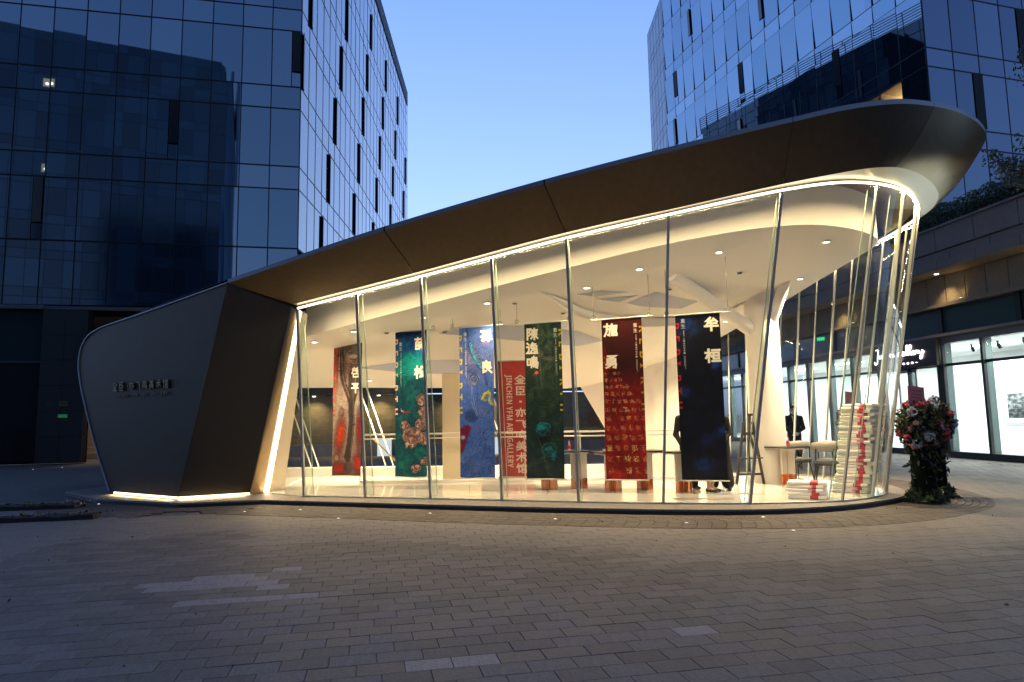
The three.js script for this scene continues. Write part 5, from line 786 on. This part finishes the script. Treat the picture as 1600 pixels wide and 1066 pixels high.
// ---------------------------------------------------------------- people: one continuous body each, meshed from tapered capsules
function bodyMesh(bones, lo, hi, cell, k = 0.035) {
  const c = lo.clone().add(hi).multiplyScalar(0.5), half = Math.max(hi.x - lo.x, hi.y - lo.y, hi.z - lo.z) / 2 + 2 * cell, n = Math.ceil(2 * half / cell);
  const mc = new MarchingCubes(n, new THREE.MeshBasicMaterial(), false, false, 400000); mc.isolation = 0;
  const p = new THREE.Vector3(), ab = new THREE.Vector3(), ap = new THREE.Vector3();
  const pre = bones.map(([a, b, r0, r1, sq]) => ({ a, b, r0, r1, sq: sq ?? 1, L: b.distanceToSquared(a) || 1e-9 }));
  for (let z = 0; z < n; z++) for (let y = 0; y < n; y++) for (let x = 0; x < n; x++) {
    p.set((x - n / 2) / (n / 2) * half + c.x, (y - n / 2) / (n / 2) * half + c.y, (z - n / 2) / (n / 2) * half + c.z);
    let d = 1e3;
    for (const { a, b, r0, r1, sq, L } of pre) {
      ab.copy(b).sub(a); ap.copy(p).sub(a); const t = clamp(ap.dot(ab) / L, 0, 1), dx = ap.x - ab.x * t, dy = ap.y - ab.y * t, dz = (ap.z - ab.z * t) * sq, e = Math.sqrt(dx * dx + dy * dy + dz * dz) - lerp(r0, r1, t);
      if (e > 0.3 && d < 0.3) continue;
      const h = Math.max(k - Math.abs(d - e), 0) / k; d = Math.min(d, e) - h * h * k * 0.25;
    }
    mc.field[x + y * n + z * n * n] = -d;
  }
  mc.update();
  const cnt = mc.count, pos = new Float32Array(mc.positionArray.subarray(0, cnt * 3)), g = new THREE.BufferGeometry();
  for (let i = 0; i < cnt; i++) { pos[i * 3] = pos[i * 3] * half + c.x; pos[i * 3 + 1] = pos[i * 3 + 1] * half + c.y; pos[i * 3 + 2] = pos[i * 3 + 2] * half + c.z; }
  g.setAttribute('position', new THREE.BufferAttribute(pos, 3)); const q = mergeVertices(g, 1e-4); q.computeVertexNormals(); return q;
}
const P3 = (x, y, z) => new THREE.Vector3(x, y, z);
const skin = std(0.42, 0.27, 0.19, 0.6), hairMat = std(0.012, 0.01, 0.009, 0.55), cloth = std(0.005, 0.005, 0.006, 0.9), shirtMat = std(0.62, 0.62, 0.6, 0.8), shoe = std(0.01, 0.01, 0.01, 0.35);
const bounds = (bones) => { const b = new THREE.Box3(); for (const [a, c, r0, r1] of bones) { b.expandByPoint(a.clone().addScalar(r0)); b.expandByPoint(a.clone().addScalar(-r0)); b.expandByPoint(c.clone().addScalar(r1)); b.expandByPoint(c.clone().addScalar(-r1)); } return b; };
function flesh(name, bones, mat, parent, cell, k) { const b = bounds(bones); return part(name, bodyMesh(bones, b.min, b.max, cell, k), mat, parent); }
function hand(wrist, dir, palmN, s = 1) {                              // bones of a hand: palm and five bent fingers
  const d = dir.clone().normalize(), n = palmN.clone().normalize(), u = new THREE.Vector3().crossVectors(d, n).normalize(), B = [], at = (a, b, c) => wrist.clone().addScaledVector(d, a * s).addScaledVector(u, b * s).addScaledVector(n, c * s);
  for (const q of [-0.026, -0.009, 0.009, 0.025]) B.push([at(0, q * 0.7, 0), at(0.085, q, 0), 0.016 * s, 0.0125 * s]);
  [[-0.027, 0.062], [-0.009, 0.075], [0.009, 0.07], [0.026, 0.054]].forEach(([q, L]) => { B.push([at(0.088, q, 0), at(0.088 + L * 0.5, q * 1.06, 0.01), 0.0095 * s, 0.0088 * s]); B.push([at(0.088 + L * 0.5, q * 1.06, 0.01), at(0.088 + L * 0.85, q * 1.06, 0.034), 0.0088 * s, 0.0078 * s]); });
  B.push([at(0.02, -0.028, 0.006), at(0.055, -0.052, 0.014), 0.012 * s, 0.0105 * s]); B.push([at(0.055, -0.052, 0.014), at(0.085, -0.055, 0.026), 0.0105 * s, 0.0085 * s]);
  return B;
}
function head(parent, neck, face, mask, H = 0.225) {                   // neck: base of the head; face: unit vector it looks along (parent axes)
  const f = face.clone().normalize(), s = new THREE.Vector3().crossVectors(new THREE.Vector3(0, 1, 0), f).normalize(), at = (x, y, z) => neck.clone().addScaledVector(s, x).addScaledVector(f, z).add(P3(0, y, 0));
  const B = [[at(0, -0.08, -0.012), at(0, 0.02, 0), 0.056, 0.05], [at(0, 0.125, -0.018), at(0, 0.13, 0.008), 0.082, 0.08], [at(0, 0.05, 0.018), at(0, 0.085, 0.02), 0.058, 0.068], [at(0, 0.022, 0.052), at(0, 0.03, 0.05), 0.026, 0.03], [at(0, 0.105, 0.086), at(0, 0.072, 0.104), 0.008, 0.014], [at(-0.03, 0.112, 0.066), at(0.03, 0.112, 0.066), 0.019, 0.019], [at(-0.019, 0.045, 0.078), at(0.019, 0.045, 0.078), 0.011, 0.011], [at(-0.082, 0.085, -0.005), at(-0.086, 0.115, -0.012), 0.012, 0.015], [at(0.082, 0.085, -0.005), at(0.086, 0.115, -0.012), 0.012, 0.015]];
  const h = flesh('head', B, skin, parent, 0.006, 0.02);
  for (const q of [-0.031, 0.031]) { const e = part('eye', new THREE.SphereGeometry(0.0115, 12, 10), std(0.6, 0.58, 0.55, 0.3), h); e.position.copy(at(q, 0.1, 0.078)); const i = part('pupil', new THREE.SphereGeometry(0.0062, 10, 8), std(0.01, 0.008, 0.006, 0.2), h); i.position.copy(at(q, 0.1, 0.0865)); part('brow', tube([at(q - 0.016, 0.122, 0.08), at(q, 0.127, 0.085), at(q + 0.016, 0.122, 0.079)], 0.0035, 8, 5), hairMat, h); }
  flesh('hair', [[at(0, 0.155, -0.03), at(0, 0.165, 0.01), 0.083, 0.07], [at(0, 0.1, -0.06), at(0, 0.15, -0.045), 0.062, 0.07], [at(-0.062, 0.12, -0.03), at(-0.05, 0.17, 0.0), 0.03, 0.04], [at(0.062, 0.12, -0.03), at(0.05, 0.17, 0.0), 0.03, 0.04], [at(-0.04, 0.19, 0.05), at(0.045, 0.185, 0.052), 0.026, 0.024]], hairMat, parent, 0.008, 0.02);
  if (mask) flesh('face_mask', [[at(0, 0.05, 0.062), at(0, 0.062, 0.078), 0.034, 0.03], [at(-0.045, 0.05, 0.036), at(0.045, 0.05, 0.036), 0.03, 0.03], [at(0, 0.02, 0.052), at(0, 0.07, 0.07), 0.034, 0.028]], std(0.7, 0.72, 0.72, 0.8), parent, 0.006, 0.02);
}
{ // the attendant outside the rear glass, hands folded in front
  const p = thing('person', 'person in dark suit, white shirt and face mask standing with folded hands beyond the chairs', 'person', [7.82, 0, 19.2], -0.25);
  flesh('body', [[P3(0, 0.98, -0.01), P3(0, 1.2, 0), 0.155, 0.15, 1.35], [P3(0, 1.2, 0), P3(0, 1.36, -0.01), 0.165, 0.15, 1.4], [P3(-0.17, 1.4, -0.01), P3(0.17, 1.4, -0.01), 0.062, 0.062], [P3(-0.06, 1.44, -0.01), P3(0.06, 1.44, -0.01), 0.06, 0.06], [P3(-0.19, 1.39, -0.01), P3(-0.245, 1.12, 0.0), 0.062, 0.05], [P3(-0.245, 1.12, 0), P3(-0.07, 0.98, 0.2), 0.05, 0.036], [P3(0.19, 1.39, -0.01), P3(0.245, 1.12, 0), 0.062, 0.05], [P3(0.245, 1.12, 0), P3(0.06, 0.98, 0.2), 0.05, 0.036], [P3(-0.085, 0.96, 0), P3(-0.105, 0.5, 0.01), 0.1, 0.075], [P3(-0.105, 0.5, 0.01), P3(-0.11, 0.08, -0.01), 0.075, 0.055], [P3(0.085, 0.96, 0), P3(0.105, 0.5, 0.01), 0.1, 0.075], [P3(0.105, 0.5, 0.01), P3(0.11, 0.08, -0.01), 0.075, 0.055]], cloth, p, 0.014);
  head(p, P3(0, 1.5, 0.0), P3(-0.1, 0, 1), true);
  part('shirt', grid([[P3(-0.055, 1.47, 0.085), P3(0, 1.43, 0.1), P3(0.055, 1.47, 0.085)], [P3(-0.02, 1.22, 0.135), P3(0, 1.2, 0.138), P3(0.02, 1.22, 0.135)]]), shirtMat, p); part('tie', bar(P3(0, 1.44, 0.108), P3(0, 1.2, 0.145), 0.035, 0.008, P3(0, 0, 1)), std(0.02, 0.02, 0.03, 0.7), p);
  flesh('hand', hand(P3(-0.06, 0.98, 0.205), P3(1, -0.35, 0.1), P3(0, 0, -1), 0.95), shirtMat, p, 0.0035, 0.008); flesh('hand', hand(P3(0.06, 0.975, 0.225), P3(-1, -0.4, 0.08), P3(0, 0, -1), 0.95), shirtMat, p, 0.0035, 0.008);
  for (const s of [-1, 1]) flesh('shoe', [[P3(s * 0.11, 0.045, -0.05), P3(s * 0.125, 0.04, 0.13), 0.045, 0.038, 1]], shoe, p, 0.01);
}
{ // three visitors mostly hidden by the navy banner
  const a = thing('person', 'person in black jacket whose shoulder and arm show left of the navy banner', 'person', [3.42, FY, 13.5], 0.2);
  flesh('body', [[P3(0, 0.95, 0), P3(0, 1.18, 0), 0.15, 0.15, 1.35], [P3(0, 1.18, 0), P3(0, 1.34, 0), 0.165, 0.14, 1.4], [P3(-0.17, 1.37, 0), P3(0.17, 1.37, 0), 0.065, 0.065], [P3(-0.195, 1.36, 0), P3(-0.25, 1.06, -0.02), 0.064, 0.052], [P3(-0.25, 1.06, -0.02), P3(-0.2, 0.84, 0.14), 0.05, 0.04], [P3(0.195, 1.36, 0), P3(0.25, 1.06, -0.02), 0.064, 0.052], [P3(0.25, 1.06, -0.02), P3(0.24, 0.8, 0.1), 0.05, 0.04], [P3(-0.09, 0.92, 0), P3(-0.1, 0.48, 0.01), 0.1, 0.075], [P3(-0.1, 0.48, 0.01), P3(-0.1, 0.06, 0), 0.075, 0.058], [P3(0.09, 0.92, 0), P3(0.1, 0.48, 0.01), 0.1, 0.075], [P3(0.1, 0.48, 0.01), P3(0.1, 0.06, 0), 0.075, 0.058]], cloth, a, 0.015);
  head(a, P3(0, 1.46, 0), P3(0.3, 0, 1), false); part('collar', new THREE.TorusGeometry(0.062, 0.012, 8, 20).rotateX(Math.PI / 2).translate(0, 1.42, 0), shirtMat, a);
  flesh('hand', hand(P3(-0.2, 0.83, 0.145), P3(0.1, -0.4, 0.8), P3(0.3, -1, 0), 0.95), skin, a, 0.004, 0.008); flesh('hand', hand(P3(0.24, 0.79, 0.1), P3(0, -1, 0.2), P3(-1, 0, 0), 0.95), skin, a, 0.004, 0.008);
  for (const s of [-1, 1]) flesh('shoe', [[P3(s * 0.1, 0.04, -0.05), P3(s * 0.115, 0.035, 0.13), 0.042, 0.035]], shoe, a, 0.01);
  const b = thing('person', 'person in black knee-length dress, bare legs and dark pumps below the navy banner', 'person', [3.68, FY, 12.98], 0.9);
  flesh('body', [[P3(0, 1.02, 0), P3(0, 1.3, 0), 0.11, 0.125, 1.3], [P3(0, 0.9, 0), P3(0, 0.55, 0.01), 0.15, 0.17, 1.15], [P3(-0.13, 1.33, 0), P3(0.13, 1.33, 0), 0.055, 0.055], [P3(-0.15, 1.33, 0), P3(-0.19, 1.05, -0.01), 0.05, 0.04], [P3(-0.19, 1.05, -0.01), P3(-0.08, 0.92, 0.16), 0.038, 0.03], [P3(0.15, 1.33, 0), P3(0.19, 1.05, -0.01), 0.05, 0.04], [P3(0.19, 1.05, -0.01), P3(0.1, 0.9, 0.16), 0.038, 0.03]], cloth, b, 0.014);
  for (const s of [-1, 1]) { flesh('leg', [[P3(s * 0.07, 0.6, 0.01), P3(s * 0.075, 0.44, 0.015), 0.062, 0.05], [P3(s * 0.075, 0.42, 0.01), P3(s * 0.075, 0.3, -0.01), 0.05, 0.055], [P3(s * 0.075, 0.3, -0.01), P3(s * 0.075, 0.08, -0.02), 0.053, 0.03], [P3(s * 0.075, 0.07, -0.02), P3(s * 0.078, 0.05, 0.08), 0.03, 0.024]], skin, b, 0.01); flesh('shoe', [[P3(s * 0.075, 0.045, -0.05), P3(s * 0.08, 0.03, 0.13), 0.032, 0.028], [P3(s * 0.075, 0.05, -0.05), P3(s * 0.075, 0.0, -0.055), 0.016, 0.009]], shoe, b, 0.008); flesh('hand', hand(P3(s * 0.09, 0.91, 0.165), P3(-s, -0.2, 0.3), P3(0, -0.3, -1), 0.9), skin, b, 0.004, 0.008); }
  head(b, P3(0, 1.42, 0), P3(-0.2, 0, 1), false);
  const c = thing('person', 'person in wide black trousers showing at the right edge of the navy banner', 'person', [3.93, FY, 13.25], -0.3);
  flesh('body', [[P3(0, 0.98, 0), P3(0, 1.25, 0), 0.125, 0.135, 1.3], [P3(-0.15, 1.34, 0), P3(0.15, 1.34, 0), 0.058, 0.058], [P3(-0.16, 1.34, 0), P3(-0.21, 1.08, 0), 0.058, 0.046], [P3(-0.21, 1.08, 0), P3(-0.1, 0.95, 0.17), 0.044, 0.034], [P3(0.16, 1.34, 0), P3(0.21, 1.08, 0), 0.058, 0.046], [P3(0.21, 1.08, 0), P3(0.1, 0.95, 0.17), 0.044, 0.034], [P3(-0.08, 0.95, 0), P3(-0.14, 0.14, 0), 0.12, 0.115], [P3(0.08, 0.95, 0), P3(0.14, 0.14, 0), 0.12, 0.115]], cloth, c, 0.015);
  head(c, P3(0, 1.43, 0), P3(-0.4, 0, 1), false);
  for (const s of [-1, 1]) { flesh('shoe', [[P3(s * 0.13, 0.04, -0.04), P3(s * 0.17, 0.035, 0.14), 0.042, 0.034]], shoe, c, 0.01); flesh('hand', hand(P3(s * 0.09, 0.94, 0.18), P3(-s, -0.3, 0.2), P3(0, 0, -1), 0.9), skin, c, 0.004, 0.008); }
}
// ---------------------------------------------------------------- opening-day flower stands
function flowerStand(x, f, h, seed, label, withCard) {
  const t = thing('flower_stand', label, 'flower stand', [x, 0, f]), R = mulberry(seed), green = phys(0.004, 0.009, 0.005, { roughness: 0.9, specularIntensity: 0.15 });
  const rows = []; for (let j = 0; j <= 14; j++) { const r = []; for (let k = 0; k <= 40; k++) { const a = k / 40 * Math.PI * 2, y = 0.02 + j / 14 * (h * 0.66), rad = 0.195 - 0.03 * Math.sin(j / 14 * 3.1) + (j === 0 ? 0.03 : 0) + 0.022 * noise2(Math.cos(a) * 3 + seed, Math.sin(a) * 3 + y * 0.5); r.push(P3(Math.cos(a) * rad, y, Math.sin(a) * rad)); } rows.push(r); }
  part('wrapping', grid(rows), green, t);
  part('ribbon', new THREE.TorusGeometry(0.188, 0.02, 6, 40).rotateX(Math.PI / 2).translate(0, h * 0.6, 0), std(0.4, 0.09, 0.1, 0.6), t);
  const dome = (R, r0, r1) => { const a = R() * 6.28, u = R(), e = Math.acos(1 - u * 1.85), rr = lerp(r0, r1, Math.sqrt(R())); return P3(Math.cos(a) * Math.sin(e) * rr * 0.9, h * 0.8 + Math.cos(e) * rr * 1.05, Math.sin(a) * Math.sin(e) * rr * 0.9); };
  leafCloud('foliage', t, leafGeo(0.085, 0.026), leafMat(0.02, 0.034, 0.015), 2000, (q) => dome(q, 0.08, 0.4), seed + 1);
  leafCloud('trailing_leaves', t, leafGeo(0.11, 0.03), leafMat(0.012, 0.026, 0.01), 130, (q) => { const a = q() * 6.28, y = h * (0.6 - 0.58 * q() * q()); return P3(Math.cos(a) * 0.2, y, Math.sin(a) * 0.2); }, seed + 3);
  leafCloud('ground_leaves', t, leafGeo(0.11, 0.03), leafMat(0.03, 0.065, 0.02), 700, (q) => { const a = q() * 6.28, r = 0.16 + 0.15 * q() * q(); return P3(Math.cos(a) * r, 0.02 + 0.17 * q() * (1 - (r - 0.16) * 2.8), Math.sin(a) * r); }, seed + 2);
  const petals = (n, r, s) => { const gs = []; for (let k = 0; k < n; k++) { const a = R() * 6.28, e = Math.acos(2 * R() - 0.6 > 1 ? 1 : 2 * R() - 1), g = new THREE.SphereGeometry(s, 5, 4).scale(1, 0.35, 1); g.rotateX(R() * 3).rotateY(R() * 3); g.translate(Math.cos(a) * Math.sin(e) * r, Math.cos(e) * r, Math.sin(a) * Math.sin(e) * r); gs.push(flat(g)); } return mergeGeometries(gs); };
  const kinds = [[petals(30, 0.046, 0.028), std(0.42, 0.05, 0.09, 0.6)], [petals(26, 0.042, 0.026), std(0.42, 0.19, 0.2, 0.6)], [petals(60, 0.078, 0.021), std(0.3, 0.36, 0.46, 0.7)], [petals(22, 0.036, 0.023), std(0.36, 0.2, 0.2, 0.6)], [petals(12, 0.02, 0.014), std(0.36, 0.07, 0.05, 0.6)]];
  for (let k = 0; k < 60; k++) { const q = k < 9 ? 2 : [0, 1, 3, 4, 4, 0][k % 6], m = part('flower', kinds[q][0], kinds[q][1], t); m.position.copy(dome(R, 0.3, 0.4)); m.rotation.set(R() * 3, R() * 3, R() * 3); }
  if (withCard) { const c = part('card', new RoundedBoxGeometry(0.3, 0.36, 0.012, 2, 0.004), std(0.34, 0.12, 0.14, 0.7), t); c.position.set(-0.03, h * 0.83 + 0.44, 0.02); c.rotation.set(-0.15, 0.1, -0.12); part('card_stick', rod(P3(0, -0.5, -0.01), P3(0, 0, -0.01), 0.008), std(0.2, 0.15, 0.08, 0.8), c); for (let k = 0; k < 4; k++) part('card_writing', box(0.2 - 0.03 * (k % 2), 0.014, 0.002, 0, 0.1 - k * 0.06, 0.0075), std(0.2, 0.06, 0.08, 0.8), c); }
  return t;
}
flowerStand(6.93, 11.75, 1.62, 501, 'front flower stand with pink card, red and pale blue blooms on green wrapping', true);
flowerStand(7.55, 12.45, 1.66, 601, 'second flower stand just behind the one with the pink card', false);
flowerStand(8.35, 16.9, 1.7, 701, 'flower stand farther back seen through the curved glass beyond the chairs', true);
// ---------------------------------------------------------------- small lights set into the paving
for (const [x, f, what] of [[-8.07, 13.5, 'beside the left tip of the plinth'], [-4.66, 12.02, 'below the right corner of the dark end'], [-3.74, 12.15, 'below the first glass pane'], [-2.79, 11.02, 'farther out below the second glass joint'], [-1.39, 11.42, 'in the brick band below the teal banner'], [2.45, 9.99, 'at the outer brick edge below the dark red banner'], [3.7, 10.41, 'near the apron below the column'], [3.66, 9.21, 'farthest out on the pavers, nearest the camera'], [0.61, 10.57, 'in the brick band below the dark green banner'], [-16.9, 24.3, 'leftmost by the tower entrance'], [-16.4, 25.1, 'by the stone pier of the left tower']]) {
  const g = thing('ground_light', 'round white light in the paving ' + what, 'ground light', [x, 0.004, f]);
  part('rim', new THREE.TorusGeometry(0.03, 0.007, 6, 20).rotateX(Math.PI / 2), M.steel, g); part('lamp_lens', cyl(0.017, 0.017, 0.008, 0, 0, 0, 16), glow(1, 0.97, 0.9, 2.2), g);
}
// two low dark strips lying on the left of the plaza
{
  const strip = (a, b, w, label, seed) => { const c = a.clone().add(b).multiplyScalar(0.5), t = thing('ground_strip', label, 'ground strip', [c.x, 0, -c.z]), L = a.distanceTo(b), R = mulberry(seed), g = new THREE.BoxGeometry(w, 0.07, L, 4, 2, 60), p = g.attributes.position; for (let k = 0; k < p.count; k++) { const z = p.getZ(k); p.setX(k, p.getX(k) + 0.03 * noise2(z * 2, seed)); p.setY(k, p.getY(k) + 0.035 + (p.getY(k) > 0 ? 0.02 * noise2(z * 5, p.getX(k) * 9 + seed) : 0)); } g.computeVertexNormals(); g.rotateY(Math.atan2(b.x - a.x, b.z - a.z)); part('trough', g, std(0.015, 0.014, 0.013, 0.8), t); leafCloud('dry_leaves', t, leafGeo(0.07, 0.018), leafMat(0.05, 0.04, 0.02), 140, (q) => { const u = 1 - q() * q(); return a.clone().lerp(b, u).sub(t.position).add(P3((q() - 0.5) * w, 0.05 + 0.06 * q() * u, (q() - 0.5) * w)); }, seed); };
  strip(V(-14.5, 0, 12.35), V(-8.15, 0, 13.05), 0.42, 'long dark strip lying on the paving at far left, farther from the camera', 3);
  strip(V(-13.0, 0, 10.3), V(-6.95, 0, 11.6), 0.38, 'long dark strip lying on the paving at far left, nearer the camera', 4);
}
{ // planter by the tower entrance, plates on the pier, green exit signs
  const t = thing('planter', 'dark round planter with small shrub at the left edge by the tower', 'planter', [-19.9, 0, 25.9]); part('pot', new THREE.LatheGeometry([[0, 0], [0.24, 0], [0.3, 0.75], [0.27, 0.75], [0.26, 0.68], [0, 0.68]].map((q) => new THREE.Vector2(...q)), 28), std(0.09, 0.075, 0.06, 0.6), t); leafCloud('foliage', t, leafGeo(0.14, 0.04), leafMat(0.02, 0.035, 0.015), 500, (q) => { const a = q() * 6.28, e = q() * 3.1, r = 0.42 * Math.cbrt(q()); return P3(Math.cos(a) * Math.sin(e) * r, 1.05 + Math.cos(e) * r, Math.sin(a) * Math.sin(e) * r); }, 91);
  const pl = thing('wall_plate', 'small brown plate on the dark stone pier of the left tower', 'plate', [-17.95, 2.38, 27.34], 0.215); part('plate', new RoundedBoxGeometry(0.32, 0.22, 0.03, 2, 0.008), std(0.16, 0.11, 0.05, 0.4, 0.4), pl); part('engraving', [box(0.22, 0.02, 0.004, 0, 0.04, 0.017), box(0.16, 0.015, 0.004, 0, -0.02, 0.017)], std(0.05, 0.035, 0.02, 0.5), pl);
  const exit = (x, y, f, turn, k, label) => { const e = thing('exit_sign', label, 'exit sign', [x, y, f], turn); part('housing', new RoundedBoxGeometry(0.36, 0.16, 0.04, 2, 0.008), std(0.05, 0.05, 0.05, 0.5), e); part('lit_sign', box(0.34, 0.14, 0.006, 0, 0, 0.0215), glow(0.02, 0.8, 0.25, k), e); part('pictogram', [box(0.03, 0.05, 0.004, -0.06, 0.0, 0.026, 0, 0, 0.3), box(0.02, 0.05, 0.004, -0.075, -0.035, 0.026, 0, 0, 0.5), box(0.02, 0.05, 0.004, -0.045, -0.035, 0.026, 0, 0, -0.5), cyl(0.012, 0.012, 0.004, -0.052, 0.035, 0.026, 10), box(0.1, 0.018, 0.004, 0.06, 0, 0.026)], std(0.8, 0.85, 0.8, 0.5), e); return e; };
  exit(-17.95, 1.89, 27.34, 0.215, 0.12, 'dim green exit sign on the dark pier below the brown plate');
  exit(12.75, 4.54, 28, -1.0, 1.1, 'green exit sign hanging under the canopy, seen above the masked attendant');
}
{ // a few dry leaves and specks blown over the paving
  const l = thing('leaf_litter', 'scattered dry leaves and dark specks on the plaza paving', null, [0, 0.004, 6], 0, null, 'stuff');
  const m = leafCloud('dry_leaves', l, leafGeo(0.045, 0.011), leafMat(0.05, 0.036, 0.02), 90, (q) => P3((q() - 0.5) * 14, 0.004 + 0.006 * q(), 3.2 - 8.5 * q()), 808, [0.4, 1.1]);
}
renderer.render(scene, camera);
